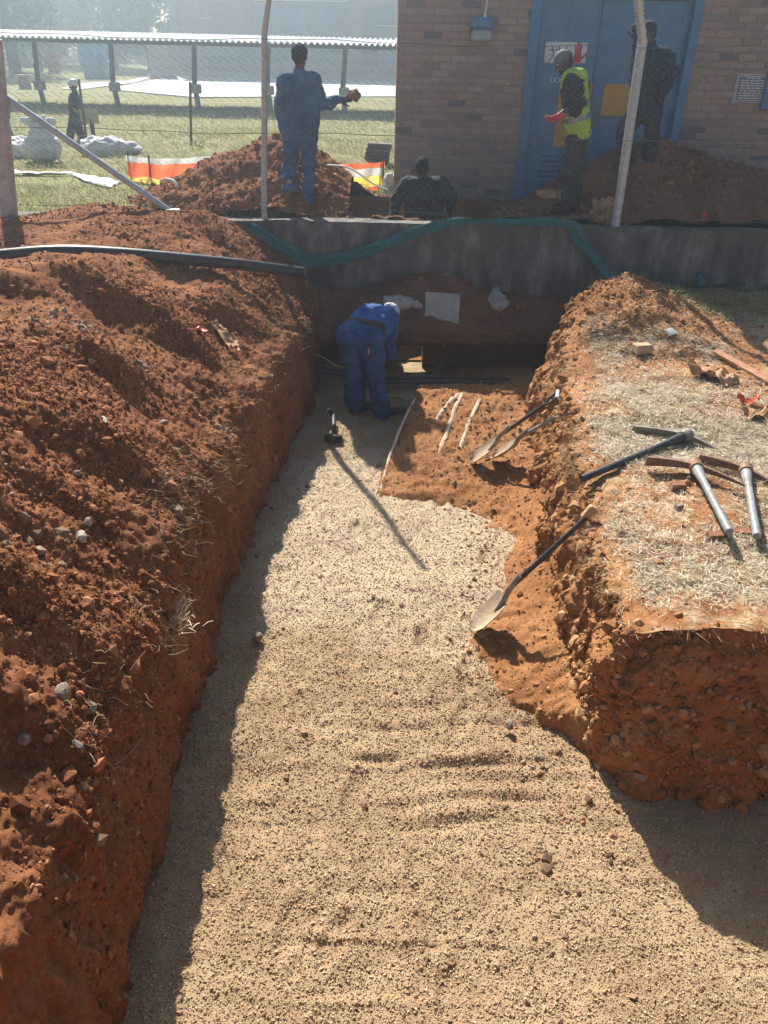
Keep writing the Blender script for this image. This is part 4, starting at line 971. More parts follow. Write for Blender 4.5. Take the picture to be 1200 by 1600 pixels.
def person(label, group, J, face, mats, hips_w=.085, vox=.011, base=None, gloves=None, boots='boot', shirt_tail=0, head_up=Vector((0, 0, 1)), hand=('L', 'R'), fat=1.0, sleeves=True, curl=.6, headr=.098, legs=True, toe=None):
    """J: joints by name -> world position"""
    if base is None: base = Vector(((J['ankL'].x + J['ankR'].x) / 2, (J['ankL'].y + J['ankR'].y) / 2, min(J['ankL'].z, J['ankR'].z) - .08))
    e = empty('person', base, label, 'person', group)
    pel = (J['hipL'] + J['hipR']) / 2; chest = (J['shL'] + J['shR']) / 2; spine = (chest - pel).normalized(); ax = (J['shR'] - J['shL']).normalized()
    bd = MB()
    # --- body, one continuous figure
    bd.capsule(J['neck'] - spine * .03, J['head'] - head_up * .03, .058, .052)
    fr = head_segs(bd, J['head'], face, head_up, headr)
    f_ = .70
    for s in ('L', 'R'):
        bd.capsule(J['sh' + s], J['el' + s], .052 * f_, .045 * f_); bd.capsule(J['el' + s], J['wr' + s], .046 * f_, .030)
        bd.capsule(J['sh' + s].lerp(chest, .3) - spine * .05, J['hip' + s], .10 * f_, .105 * f_)
        bd.capsule(J['hip' + s], J['kn' + s], .082 * f_, .056 * f_); bd.capsule(J['kn' + s], J['ank' + s], .055 * f_, .042 * f_)
    bd.capsule(J['neck'] - spine * .06, pel, .11 * f_, .12 * f_); bd.capsule(J['shL'].lerp(chest, .2), J['shR'].lerp(chest, .2), .07 * f_, .07 * f_)
    gb = {}
    for s in ('L', 'R'):
        d = J.get('hd' + s, None); d = (d - J['wr' + s]) if d is not None else (J['wr' + s] - J['el' + s])
        side = J.get('hs' + s, face.cross(d) if abs(face.normalized().dot(d.normalized())) < .9 else Vector((0, 0, 1)))
        th = J.get('ht' + s, 1)
        if gloves and s in gloves:
            g = MB(); g.capsule(J['wr' + s] - d.normalized() * .05, J['wr' + s], .040, .034); hand_segs(g, J['wr' + s], d, side, curl, th, 1.06); remesh(g, 'glove', MT[gloves[s]], e, .0055, 2)
        else: hand_segs(bd, J['wr' + s], d, side, curl, th)
    remesh(bd, 'body', MT['skin'], e, .0062 if vox < .013 else .010, 3)
    eyes(e, J['head'], fr, headr)
    # --- jacket
    jk = MB(); k = fat
    jk.capsule(J['shL'], J['shR'], .088 * k, .088 * k); jk.capsule(J['neck'] - spine * .05, chest - spine * .05, .075, .11 * k)
    for s in ('L', 'R'):
        sh_in = J['sh' + s].lerp(chest, .25)
        jk.capsule(sh_in - spine * .03, J['hip' + s].lerp(pel, .12) + spine * (.02 - shirt_tail * (1.5 if shirt_tail < 0 else 1)), .118 * k, (.118 + shirt_tail * .12) * k)
        if sleeves:
            jk.capsule(J['sh' + s], J['el' + s], .082 * k, .064 * k); jk.capsule(J['el' + s], J['wr' + s].lerp(J['el' + s], .08), .064 * k, .050 * k)
        else:
            jk.capsule(J['sh' + s], J['sh' + s].lerp(J['el' + s], .85), .080 * k, .066 * k)
    jk.capsule(chest - spine * .05, pel + spine * (.03 - 1.6 * min(0, shirt_tail)), .125 * k, .125 * k)
    jo = remesh(jk, 'jacket' if sleeves else 'shirt', MT[mats[0]], e, vox, 4, .017, 5, len(label))
    co = MB(); co.capsule(J['neck'] - spine * .035, J['neck'] - spine * .005, .072, .066); remesh(co, 'collar', MT[mats[0]], e, vox, 2)
    # --- trousers
    tr = MB(); tr.capsule(J['hipL'], J['hipR'], .112 * k, .112 * k); tr.capsule(pel, pel + spine * .07, .115 * k, .11 * k)
    for s in ('L', 'R'):
        tr.capsule(J['hip' + s], J['kn' + s], .105 * k, .080 * k); tr.capsule(J['kn' + s], J['ank' + s].lerp(J['kn' + s], .02), .080 * k, .074 * k)
    if legs: remesh(tr, 'trousers', MT[mats[1]], e, vox, 4, .017, 5, 31 + len(label))
    # --- boots
    fl_ = Vector((face.x, face.y, 0)).normalized() if toe is None else toe
    for s in ('L', 'R'):
        b_ = MB(); a_ = J['ank' + s]; t_ = J.get('toe' + s, a_ + fl_ * .19 - Vector((0, 0, .045)))
        b_.capsule(a_ + Vector((0, 0, .06)), a_ - Vector((0, 0, .02)), .056, .058); b_.capsule(a_ - Vector((0, 0, .035)) - (t_ - a_) * .15, t_, .050, .044)
        if legs: remesh(b_, 'boot', MT[boots], e, .010, 4)
    return e, fr
def hair(e, c, fr, r=.098, mat='hair'):
    sd_, face, up, Rm = fr; m = MB(); k = r / .098; m.ellipsoid(c + up * .030 * k - face * .012 * k, .081 * k, .094 * k, .092 * k, Rm); m.ellipsoid(c - face * .03 * k - up * .0 * k, .077 * k, .072 * k, .075 * k, Rm); return remesh(m, 'hair', MT[mat], e, .008, 2, .003, 40)
def cap(e, c, fr, mat, brim=.09, r=.098, name='cap'):
    sd_, face, up, Rm = fr; k = r / .098; m = MB(); m.ellipsoid(c + up * .045 * k, .088 * k, .104 * k, .080 * k, Rm); 
    if brim: 
        for s in (-.04, 0, .04): m.capsule(c + face * .07 + up * .045 + sd_ * s, c + face * (.09 + brim - abs(s) * .5) + up * .032 + sd_ * s, .010, .007, 8, 3)
    return remesh(m, name, MT[mat], e, .007, 3, .003, 20)
V3 = Vector
# man in blue overalls standing on the heap, back to the camera
Y = 9.72
J = dict(head=at(468, 88, Y), neck=at(468, 112, Y), shL=at(446, 126, Y - .02), shR=at(490, 126, Y), elL=at(438, 170, Y - .03), wrL=at(447, 206, Y + .12), elR=at(502, 166, Y + .02), wrR=at(531, 157, Y + .12),
         hipL=at(456, 204, Y), hipR=at(482, 204, Y), knL=at(452, 256, Y + .02), knR=at(483, 268, Y + .03), ankL=at(452, 292, Y - .06), ankR=at(479, 327, Y))
J['hdR'] = J['wrR'] + V3((.1, .04, .02)); J['hsR'] = V3((0, 0, 1)); J['toeL'] = J['ankL'] + V3((-.03, .1, -.12)); J['toeR'] = J['ankR'] + V3((.07, .17, -.05))
e, fr = person('man in faded blue overalls standing on the red heap, back turned', 'people on the site', J, V3((.25, 1, -.05)), ('overall', 'overall'), boots='tanboot', shirt_tail=.10, fat=.90)
hair(e, J['head'], fr); cap(e, J['head'], fr, 'navy', .05, name='cap')
m = MB(); c = J['hdR'] + V3((.06, .0, .035)); m.ellipsoid(c, .065, .05, .055); localise(remesh(m, 'clay_lump', MT['redbrick'], None, .012, 1, .012, 22)); setp(bpy.context.scene.objects['clay_lump'], 'brown clay lump held in the hand of the man on the heap', 'lump')
# man working in the pit behind the wall
Y = 9.95
J = dict(head=at(659, 262, Y), neck=at(660, 281, Y), shL=at(637, 290, Y), shR=at(688, 289, Y), elL=at(619, 312, Y - .05), wrL=at(613, 338, Y - .18), elR=at(707, 311, Y), wrR=at(704, 332, Y + .1))
cpx = (J['shL'] + J['shR']) / 2; hz0 = J['shL'].z - .5
J.update(hipL=V3((cpx.x - .09, Y, hz0)), hipR=V3((cpx.x + .09, Y, hz0)), knL=V3((cpx.x - .12, Y + .12, hz0 - .42)), knR=V3((cpx.x + .12, Y + .12, hz0 - .42)), ankL=V3((cpx.x - .12, Y + .02, hz0 - .78)), ankR=V3((cpx.x + .12, Y + .02, hz0 - .78)))
J['hsL'] = V3((1, 0, 0)); J['hsR'] = V3((1, 0, 0))
e, fr = person('man in dark jacket seen from behind, chest deep in the pit beyond the wall', 'people on the site', J, V3((-.1, 1, -.1)), ('darkcloth', 'darkcloth'), fat=1.0)
hair(e, J['head'], fr)
# man in lime vest looking down, facing left
Y = 9.95
J = dict(head=at(881, 97, Y), neck=at(893, 114, Y + .02), shL=at(893, 128, Y - .17), shR=at(903, 128, Y + .19), elL=at(897, 163, Y - .19), wrL=at(873, 181, Y - .17), elR=at(898, 163, Y + .25), wrR=at(882, 175, Y + .2),
         hipL=at(902, 207, Y - .09), hipR=at(906, 207, Y + .09), knL=at(889, 262, Y - .12), knR=at(900, 262, Y + .1), ankL=at(889, 323, Y - .12), ankR=at(896, 318, Y + .1))
J['hsL'] = V3((0, -.6, .8)); J['hdL'] = J['wrL'] + V3((-.1, 0, -.04)); J['hsR'] = V3((0, .6, .8))
e, fr = person('man in lime safety vest, grey cap and red glove looking down beside the blue door', 'people on the site', J, V3((-1, -.15, -.42)), ('darkcloth', 'khaki'), gloves={'L': 'glove', 'R': 'glove'}, sleeves=False, head_up=V3((-.35, 0, 1)).normalized(), boots='boot', toe=V3((-1, -.1, 0)).normalized())
hair(e, J['head'], fr); cap(e, J['head'], fr, 'cap', .055)
def vest(e, J, mat):
    pel = (J['hipL'] + J['hipR']) / 2; chest = (J['shL'] + J['shR']) / 2; sp_ = (chest - pel).normalized(); k = 1.0
    m = MB()
    for s in ('L', 'R'): m.capsule(J['sh' + s].lerp(chest, .42) + sp_ * .02, J['hip' + s].lerp(pel, .1) + sp_ * .02, .126, .142)
    m.capsule(chest - sp_ * .02, pel + sp_ * .02, .138, .142); o = remesh(m, 'vest', MT[mat], e, .010, 7, .006, 6, 5)
    # reflective bands: rings round the vest
    for t_ in (.30, .58):
        bm = bmesh.new(); bm.from_mesh(o.data); c = pel.lerp(chest, t_); 
        bmesh.ops.bisect_plane(bm, geom=bm.verts[:] + bm.edges[:] + bm.faces[:], plane_co=o.matrix_world.inverted() @ (c + sp_ * .026), plane_no=sp_, clear_outer=True)
        bmesh.ops.bisect_plane(bm, geom=bm.verts[:] + bm.edges[:] + bm.faces[:], plane_co=o.matrix_world.inverted() @ (c - sp_ * .026), plane_no=-sp_, clear_outer=True)
        for v in bm.verts: v.co += v.normal * .004
        me = bpy.data.meshes.new('reflective_band'); bm.to_mesh(me); bm.free(); me.materials.append(MT['tape']); b_ = bpy.data.objects.new('reflective_band', me); COL.objects.link(b_); b_.parent = o
    # vertical band over the shoulder on the near side
    m = MB(); d = J['shL'].lerp(chest, .45); a_ = d + V3((.06, -.11, .0)); m.tube([d + V3((-.03, -.05, .125)), d + V3((.05, -.10, .07)), a_ - sp_ * .1, a_ - sp_ * .24], .022, 6, flat=.25); m.build('shoulder_band', MT['tape'], o)
vest(e, J, 'vest')
# man at the right, reaching up behind the leaning post
Y = 10.35
J = dict(head=at(1012, 52, Y - .02), neck=at(1017, 70, Y), shL=at(1002, 84, Y - .12), shR=at(1038, 84, Y + .05), elL=at(995, 92, Y - .42), wrL=at(995, 62, Y - .56), elR=at(1051, 112, Y - .05), wrR=at(1036, 142, Y - .12),
         hipL=at(996, 176, Y - .05), hipR=at(1020, 178, Y + .03), knL=at(974, 206, Y - .22), knR=at(1019, 228, Y), ankL=at(983, 252, Y - .05), ankR=at(1012, 270, Y - .02))
J['hdL'] = J['wrL'] + V3((-.03, -.02, .09)); J['hsL'] = V3((1, 0, .2)); J['hsR'] = V3((0, 1, .2))
e, fr = person('man in dark clothes on the shaded heap reaching up the leaning post', 'people on the site', J, V3((-.85, -.35, .05)), ('navy', 'darkcloth'), gloves={'L': 'darkcloth'})
hair(e, J['head'], fr); cap(e, J['head'], fr, 'navy', .03)
# man bending over in the trench
Y = 7.62
J = dict(head=at(609, 491, Y + .58), neck=at(603, 487, Y + .46), shL=at(578, 491, Y + .42), shR=at(608, 501, Y + .34), elL=at(590, 530, Y + .50), wrL=at(608, 553, Y + .52), elR=at(606, 534, Y + .36), wrR=at(610, 556, Y + .42),
         hipL=at(547, 524, Y - .03), hipR=at(580, 527, Y - .05), knL=at(554, 583, Y + .04), knR=at(588, 588, Y - .02), ankL=at(555, 634, Y + .02), ankR=at(597, 643, Y - .08))
J['hdL'] = J['wrL'] + V3((.06, .04, -.06)); J['hdR'] = J['wrR'] + V3((.06, .03, -.05)); J['hsL'] = V3((0, 1, 0)); J['hsR'] = V3((0, 1, 0))
e, fr = person('man in bright blue work suit and pale cap bending over in the trench', 'people on the site', J, V3((.55, .35, -.75)), ('overall2', 'trouser'), head_up=V3((.45, .75, .35)).normalized(), fat=1.20, shirt_tail=-.07, toe=V3((.75, .65, 0)).normalized(), vox=.011)
hair(e, J['head'], fr); cap(e, J['head'], fr, 'whitecap', .05)
pel = (J['hipL'] + J['hipR']) / 2; sp_ = ((J['shL'] + J['shR']) / 2 - pel).normalized()
m = MB(); m.capsule(J['hipL'].lerp(pel, .15) + sp_ * .085, J['hipR'].lerp(pel, .15) + sp_ * .075, .152, .152); remesh(m, 'shirt_tail', MT['olive'], e, .011, 5, .006, 8)
m = MB(); c = J['hipR'] + V3((-.02, -.128, -.10)); m.box(c, (.02, .006, .07), bev=.002); m.build('pocket_tag', MT['card'], e)
# far worker walking left, in navy with white helmet
def far_person(label, us, Y, dx=0):
    f = lambda u, v, dy=0: at(u + dx, v, Y + dy)
    J = dict(head=f(115, 134), neck=f(117, 144), shL=f(116, 152, -.17), shR=f(118, 152, .17), elL=f(119, 168, -.2), wrL=f(114, 180, -.2), elR=f(120, 168, .2), wrR=f(114, 179, .2),
             hipL=f(118, 181, -.08), hipR=f(119, 181, .08), knL=f(113, 199, -.09), knR=f(124, 200, .08), ankL=f(108, 215, -.09), ankR=f(130, 218, .08))
    J['hsL'] = V3((0, 0, 1)); J['hsR'] = V3((0, 0, 1))
    e, fr = person(label, 'people on the site', J, V3((-1, -.1, -.15)), ('navy', 'navy'), vox=.016, toe=V3((-1, 0, 0)))
    cap(e, J['head'], fr, 'helmet', .03, .108, name='helmet')
    for a_, b_, nm in (('knL', 'ankL', .55), ('knR', 'ankR', .6), ('elL', 'wrL', .3)):
        m = MB(); p = J[a_].lerp(J[b_], nm); d = (J[b_] - J[a_]).normalized(); m.tube([p - d * .025, p + d * .025], .088 if a_[0] == 'k' else .072, 12); m.build('reflective_band', MT['yellownet'], e, smooth=True)
    m = MB(); p = J['hipL'].lerp(J['shL'], .25); 
    return e
far_person('far worker in navy overalls and white helmet walking left past the thin stake', 0, 19.0)
far_person('worker in navy cut off by the left edge of the photo', 0, 18.6, -113)

# ------------------------------------------------------------------ tools
def frame_from(d, up):
    d = d.normalized(); s_ = d.cross(up).normalized(); return s_, d, s_.cross(d)
def shovel(name, tip, handle_end, up, label, handle='blackhandle', grip=True, group='shovels in the trench', wid=.115):
    """blade tip -> handle end; up is the side the dish faces"""
    e = empty(name, tip, label, 'shovel', group); d = (handle_end - tip); Lt = d.length; d.normalize(); s_, d, n = frame_from(d, up)
    bm_ = MB(); rows, cols = 9, 9; BLn = .30; V = []; F_ = []
    for lay, off_ in ((0, 0), (1, -.006)):
        for i in range(rows):
            t_ = i / (rows - 1); w = wid * min(1, .12 + 1.5 * sqrt(t_) if t_ < .45 else 1.0) * (1 if t_ < .9 else .93)
            for j in range(cols):
                q = j / (cols - 1) * 2 - 1
                V.append(tip + d * (t_ * BLn) + s_ * q * w + n * (.035 * q * q + .03 * (1 - t_) ** 2 * .6 - .012 + off_))
    R_ = rows * cols
    for i in range(rows - 1):
        for j in range(cols - 1):
            a_ = i * cols + j; F_.append((a_, a_ + 1, a_ + cols + 1, a_ + cols)); F_.append((R_ + a_, R_ + a_ + cols, R_ + a_ + cols + 1, R_ + a_ + 1))
    rim = [j for j in range(cols)] + [i * cols + cols - 1 for i in range(1, rows)] + [(rows - 1) * cols + j for j in range(cols - 2, -1, -1)] + [i * cols for i in range(rows - 2, 0, -1)]
    for k in range(len(rim)): a_, b_ = rim[k], rim[(k + 1) % len(rim)]; F_.append((a_, R_ + a_, R_ + b_, b_))
    bm_.add(V, F_); bm_.build('blade', MT['blade'], e, smooth=True)
    m = MB(); m.tube([tip + d * .20 - n * .008, tip + d * .30 + n * .0, tip + d * .38 + n * .03, tip + d * .52 + n * .045], [.008, .020, .022, .020], 10); m.build('socket', MT['greyiron'], e, smooth=True)
    he = handle_end; h0 = tip + d * .40 + n * .034
    yk = he - d * (.16 if grip else 0)
    m = MB(); m.tube([h0, h0.lerp(yk, .5), yk], [.0185, .0175, .017], 10); m.build('shaft', MT[handle], e, smooth=True)
    if grip:
        m = MB()
        for q in (-1, 1): m.tube([yk - d * .01, yk + d * .05 + s_ * q * .040, yk + d * .14 + s_ * q * .052], [.013, .011, .011], 8)
        m.build('yoke', MT[handle], e, smooth=True)
        m = MB(); m.tube([yk + d * .14 - s_ * .055, yk + d * .14 + s_ * .055], .016, 10); m.build('grip', MT['white'], e, smooth=True)
    return e
# spade whose blade rests on the gravel, handle up against the right bank
shovel('shovel', gz(742, 984, .03), Vector((1.24, 4.02, .93)), Vector((-.9, .05, .35)), 'long shovel with its blade on the gravel, handle leaning up the right bank', grip=False, wid=.12)
m_ = MB(); 
shovel('shovel', gz(738, 722, .13), Vector((1.44, 6.02, .93)), Vector((-.3, -.1, 1)), 'shovel with the longer upper handle, lying blade down on the orange soil bench', wid=.11)
shovel('shovel', gz(772, 716, .15), Vector((1.50, 5.85, .86)), Vector((.1, -.3, 1)), 'shovel half under the other one, its dish open towards the camera', handle='greyhandle', wid=.11)
m = MB(); c = Vector((1.25, 4.035, .955)); m.box(c, (.05, .045, .10), rot=Matrix.Rotation(.5, 3, 'Y'), bev=.008); localise(m.build('wood_chip', MT['wood'])); setp(S.objects['wood_chip'], 'bright pale wood chip at the top of the shovel handle', 'wood chip')

def pick(label, hc, hd, end, mat, headmat, blen=.30, tilt=0, drop=.05):
    """hc: eye of the head, hd: direction of the head, end: handle end"""
    e = empty('pickaxe', hc, label, 'pickaxe', 'pickaxes on the right bank'); hd = hd.normalized(); hdl = (end - hc).normalized(); n = hd.cross(hdl).normalized()
    if n.z < 0: n = -n
    for sgn, flat_ in ((-1, True), (1, False)):
        m = MB(); K = 8; V = []
        pts = []
        for i in range(K):
            t_ = i / (K - 1); c = hc + hd * sgn * (.03 + blen * t_) + hdl * (.075 * t_ ** 1.8) - Vector((0, 0, 1)) * drop * t_ * (1 if sgn < 0 else .6)
            if flat_: hw, hh = .020 + .012 * t_, .017 * (1 - t_) + .006
            else: hw, hh = .020 * (1 - .75 * t_), .018 * (1 - .7 * t_)
            pts.append((c, hw, hh))
        fs = []
        for c, hw, hh in pts:
            # flat end: wide across the plane normal
            V += [c + n * hw + hdl * hh, c - n * hw + hdl * hh, c - n * hw - hdl * hh, c + n * hw - hdl * hh]
        for i in range(K - 1):
            for k in range(4): fs.append((i * 4 + k, i * 4 + (k + 1) % 4, i * 4 + 4 + (k + 1) % 4, i * 4 + 4 + k))
        fs.append((0, 1, 2, 3)); fs.append((K * 4 - 4, K * 4 - 3, K * 4 - 2, K * 4 - 1)); m.add(V, fs); m.build('chisel_arm' if flat_ else 'point_arm', MT[headmat], e)
    m = MB(); a_, b_, d_ = basis(hdl); m.tube([hc - hdl * .042, hc - hdl * .038, hc + hdl * .042, hc + hdl * .045], [.040, .048, .044, .040], 16); m.build('eye', MT[headmat], e, smooth=True)
    L_ = (end - hc).length; m = MB()
    m.tube([hc - hdl * .055, hc + hdl * .02, hc + hdl * .10, hc + hdl * .22, hc + hdl * L_ * .6, hc + hdl * (L_ - .01), hc + hdl * L_], [.034, .036, .034, .024, .0225, .025, .022], 14); m.build('handle', MT[mat], e, smooth=True)
    return e
RBV = PR2.reshape(-1, 3)
def rb_pt(u, v, lift=.0):
    d = (Fv + (u - 600) / FPX * Rv - (v - 800) / FPX * Uv).normalized(); Q_ = RBV - np.array([0, 0, CAM_H]); tt_ = Q_ @ np.array(d)
    dd_ = np.linalg.norm(Q_ - tt_[:, None] * np.array(d), axis=1); c = np.where(dd_ < .05)[0]; i = c[np.argmin(dd_[c] + .02 * tt_[c])] if len(c) else np.argmin(dd_)
    return Vector(RBV[i]) + V3((0, 0, lift))
H1 = rb_pt(1066, 694, .06); zb = H1.z - .06; pick('pickaxe with black handle pointing left towards the trench, farthest of the three', H1, gz(1132, 716, zb + .02) - gz(985, 673, zb + .07), gz(910, 748, zb + .05), 'blackhandle', 'greyiron', .30, drop=.035)
H2 = rb_pt(1083, 740, .055); zb = H2.z - .055; pick('pickaxe with grey handle and rusty head, nearer the trench edge', H2, gz(1155, 765, zb + .02) - gz(1000, 722, zb + .06), gz(1140, 831, zb + .10), 'greyhandle', 'iron', .30, drop=.03)
H3 = rb_pt(1163, 746, .06); zb = H3.z - .06; pick('pickaxe with grey handle at the right edge of the photo', H3, gz(1225, 772, zb + .02) - gz(1095, 717, zb + .07), gz(1183, 838, zb + .11), 'greyhandle', 'iron', .30, drop=.03)
# white paint band on the black handle
# boards under the handle ends
def slabbox(name, p, size, rz, mat, label, cat, tilt=0, wob=.0, seed=0):
    m = MB(); m.box((0, 0, size[2] / 2), size, bev=min(size) * .12); o = m.build(name, MT[mat])
    if wob:
        bm = bmesh.new(); bm.from_mesh(o.data); bmesh.ops.subdivide_edges(bm, edges=bm.edges[:], cuts=3, use_grid_fill=True)
        q = np.array([v.co for v in bm.verts]); dn = fbm(q, (9, 9, 9), 3, seed) * wob
        for v, k in zip(bm.verts, dn): v.co *= 1 + k / max(.02, v.co.length); 
        bm.to_mesh(o.data); bm.free()
    o.location = p; o.rotation_euler = (tilt, 0, rz); return setp(o, label, cat)
slabbox('brick_piece', rb_pt(1118, 842, -.008), (.10, .06, .045), .1, 'redbrick', 'brown brick piece under the end of the middle pick handle', 'brick piece', wob=.006, seed=3)
slabbox('brick_piece', rb_pt(1160, 838, -.004), (.12, .06, .04), -.15, 'redbrick', 'flat brown brick piece between the two grey pick handle ends', 'brick piece', wob=.006, seed=4)
slabbox('brick_piece', rb_pt(1056, 766, -.006), (.095, .06, .055), .05, 'redbrick', 'single brown brick piece lying in the dry grass below the pick heads', 'brick piece', wob=.006, seed=5)
slabbox('stone', rb_pt(1062, 794, -.006), (.05, .05, .04), .4, 'stone', 'small dark stone in the dry grass near the pick handles', 'stone', wob=.01, seed=6)
slabbox('loose_brick', rb_pt(1001, 550, -.01), (.155, .11, .085), .25, 'tanbrick', 'pale tan half brick on the edge of the soil mound', 'brick', wob=.004, seed=7)
slabbox('white_scrap', rb_pt(1046, 520, .0), (.10, .07, .02), .6, 'white', 'small white scrap on the soil mound behind the tan brick', 'scrap', tilt=.5, wob=.006, seed=8)
# sledgehammer in the trench
e = empty('sledgehammer', gz(520, 684, .05), 'black sledgehammer lying on the gravel with its handle towards the bending man', 'sledgehammer')
hc = gz(521, 684, .055); m = MB(); m.tube([hc + V3((-.085, 0, 0)), hc + V3((-.075, 0, 0)), hc + V3((.075, -.02, 0)), hc + V3((.085, -.02, 0))], [.034, .042, .042, .034], 8); m.build('hammer_head', MT['dull_black'], e, smooth=True)
m = MB(); m.tube([hc + V3((0, -.05, 0)), hc + V3((0, .1, .01)), gz(521, 648, .10), gz(512, 640, .16)], [.022, .024, .025, .028], 10); m.build('handle', MT['blackhandle'], e, smooth=True)
# ------------------------------------------------------------------ pipes, cables, stones in the trench
def cable(name, pts, r, mat, label, cat, n=8, group=None, sub=6, noise=0):
    P = [Vector(p) for p in pts]; out = []
    for i in range(len(P) - 1):
        p0, p1, p2, p3 = P[max(i - 1, 0)], P[i], P[i + 1], P[min(i + 2, len(P) - 1)]
        for k in range(sub):
            t_ = k / sub; out.append(.5 * ((2 * p1) + (p2 - p0) * t_ + (2 * p0 - 5 * p1 + 4 * p2 - p3) * t_ * t_ + (-p0 + 3 * p1 - 3 * p2 + p3) * t_ ** 3))
    out.append(P[-1]); 
    if noise: out = [p + V3((RNG.normal(), RNG.normal(), RNG.normal())) * noise for p in out]
    m = MB(); m.tube(out, r, n); o = m.build(name, MT[mat], smooth=True); localise(o); return setp(o, label, cat, group)
def bank_pt(u, v, lift=.0):
    """point on the left bank under a pixel: nearest mesh point to the view ray"""
    d = (Fv + (u - 600) / FPX * Rv - (v - 800) / FPX * Uv).normalized(); Q_ = PL.reshape(-1, 3) - np.array([0, 0, CAM_H]); tt_ = Q_ @ np.array(d)
    dd_ = np.linalg.norm(Q_ - tt_[:, None] * np.array(d), axis=1); c = np.where(dd_ < .03)[0]; i = c[np.argmin(tt_[c])] if len(c) else np.argmin(dd_)
    return Vector(PL.reshape(-1, 3)[i]) + V3((0, 0, lift))
pp = [at(-60, 408, 6.9), at(0, 400, 7.0), at(90, 393, 7.15), at(180, 396, 7.35), at(290, 405, 7.65), at(390, 415, 8.0), at(473, 426, 8.35)]
po = empty('black_pipe', pp[3], 'thick black plastic pipe lying across the left spoil bank', 'pipe')
o = cable('pipe_body', pp, .058, 'black', None, None, n=16); lo = o.location.copy(); o.parent = po; o.matrix_parent_inverse = po.matrix_world.inverted()
m = MB(); d = (pp[-1] - pp[-2]).normalized(); m.tube([pp[-1] - d * .01, pp[-1] + d * .012], [.046, .046], 14); m.build('pipe_mouth', MT['whitenet'], po)
Yc = 8.42
cable('cable', [at(470, 566, Yc + .1), at(520, 577, Yc + .05), at(600, 590, Yc), at(700, 589, Yc), at(780, 592, Yc), at(835, 603, Yc - .05), at(870, 612, Yc)], .026, 'black', 'upper thick black cable hanging across the far end of the trench', 'cable', group='cables across the trench')
cable('cable', [at(470, 574, Yc), at(530, 584, Yc - .03), at(600, 597, Yc - .07), at(700, 597, Yc - .1), at(800, 601, Yc - .1), at(860, 614, Yc - .1)], .024, 'black', 'lower thick black cable hanging across the far end of the trench', 'cable', group='cables across the trench')
cable('wire_strand', [at(470, 546, 8.35), at(500, 556, 8.3), at(525, 571, 8.2), at(540, 575, 8.2)], .007, 'conduit', 'thin pale wire running from the left trench side to the man', 'wire')
cable('wire_strand', [at(598, 617, 8.1), at(640, 622, 8.05), at(690, 630, 8.0), at(730, 629, 7.98)], .011, 'conduit', 'thin tan conduit strip below the black cables', 'wire')
for k, (u, v) in enumerate(((672, 581), (712, 580), (752, 584), (790, 584), (822, 588))):
    c = at(u, v, 9.0); m = MB(); R1, R2 = .062, .050; n = 16; V = []; F_ = []
    for (r_, y_) in ((R1, 0), (R1, .35), (R2, .35), (R2, 0)):
        for q in range(n): V.append(c + V3((cos(2 * pi * q / n) * r_, y_, sin(2 * pi * q / n) * r_)))
    for a_ in range(4):
        b_ = (a_ + 1) % 4
        for q in range(n): F_.append((a_ * n + q, a_ * n + (q + 1) % n, b_ * n + (q + 1) % n, b_ * n + q))
    m.add(V, F_); o = m.build('duct_pipe', MT['dull_black'], smooth=True); localise(o); setp(o, ('leftmost', 'second from left', 'middle', 'second from right', 'rightmost')[k] + ' dark round duct mouth behind the black cables', 'duct', 'duct mouths in the undercut')
# pale conduits half buried in the bench
def sz_at(x, y): return float(spill_z(np.array([[x]]), np.array([[y]]))[0, 0])
def buried(pix, r, label, lift=.008, zs=None):
    pts = []
    for i_, (u, v) in enumerate(pix):
        if zs: pts.append(gz(u, v, zs[i_])); continue
        z = .2
        for _ in range(4): q = gz(u, v, z); z = sz_at(q.x, q.y)
        pts.append(q + V3((0, 0, lift)))
    K = []; 
    for i in range(len(pts) - 1):
        for k in range(7): 
            p = pts[i].lerp(pts[i + 1], k / 7); K.append(V3((p.x, p.y, p.z if zs else max(p.z, sz_at(p.x, p.y) + lift * .6) + .004 * random.uniform(-1, 1))))
    K.append(pts[-1]); m = MB(); m.tube(K, [r * random.uniform(.8, 1.15) for _ in K], 8); o = m.build('conduit', MT['conduit'], smooth=True); localise(o); return setp(o, label, 'conduit', 'conduits showing through the bench')
buried([(655, 611), (638, 642), (622, 678), (608, 716), (594, 768)], .015, 'pale conduit along the left edge of the orange bench', .0, [.25, .225, .185, .13, .06])
buried([(716, 615), (702, 629), (690, 642), (683, 655)], .026, 'short pale conduit showing at the far end of the bench', -.022)
buried([(722, 615), (708, 645), (697, 680), (686, 708)], .024, 'long pale conduit in the middle of the bench', -.018)
buried([(750, 622), (739, 645), (728, 672), (719, 700)], .022, 'pale conduit at the right, nearest the shovels', -.020)
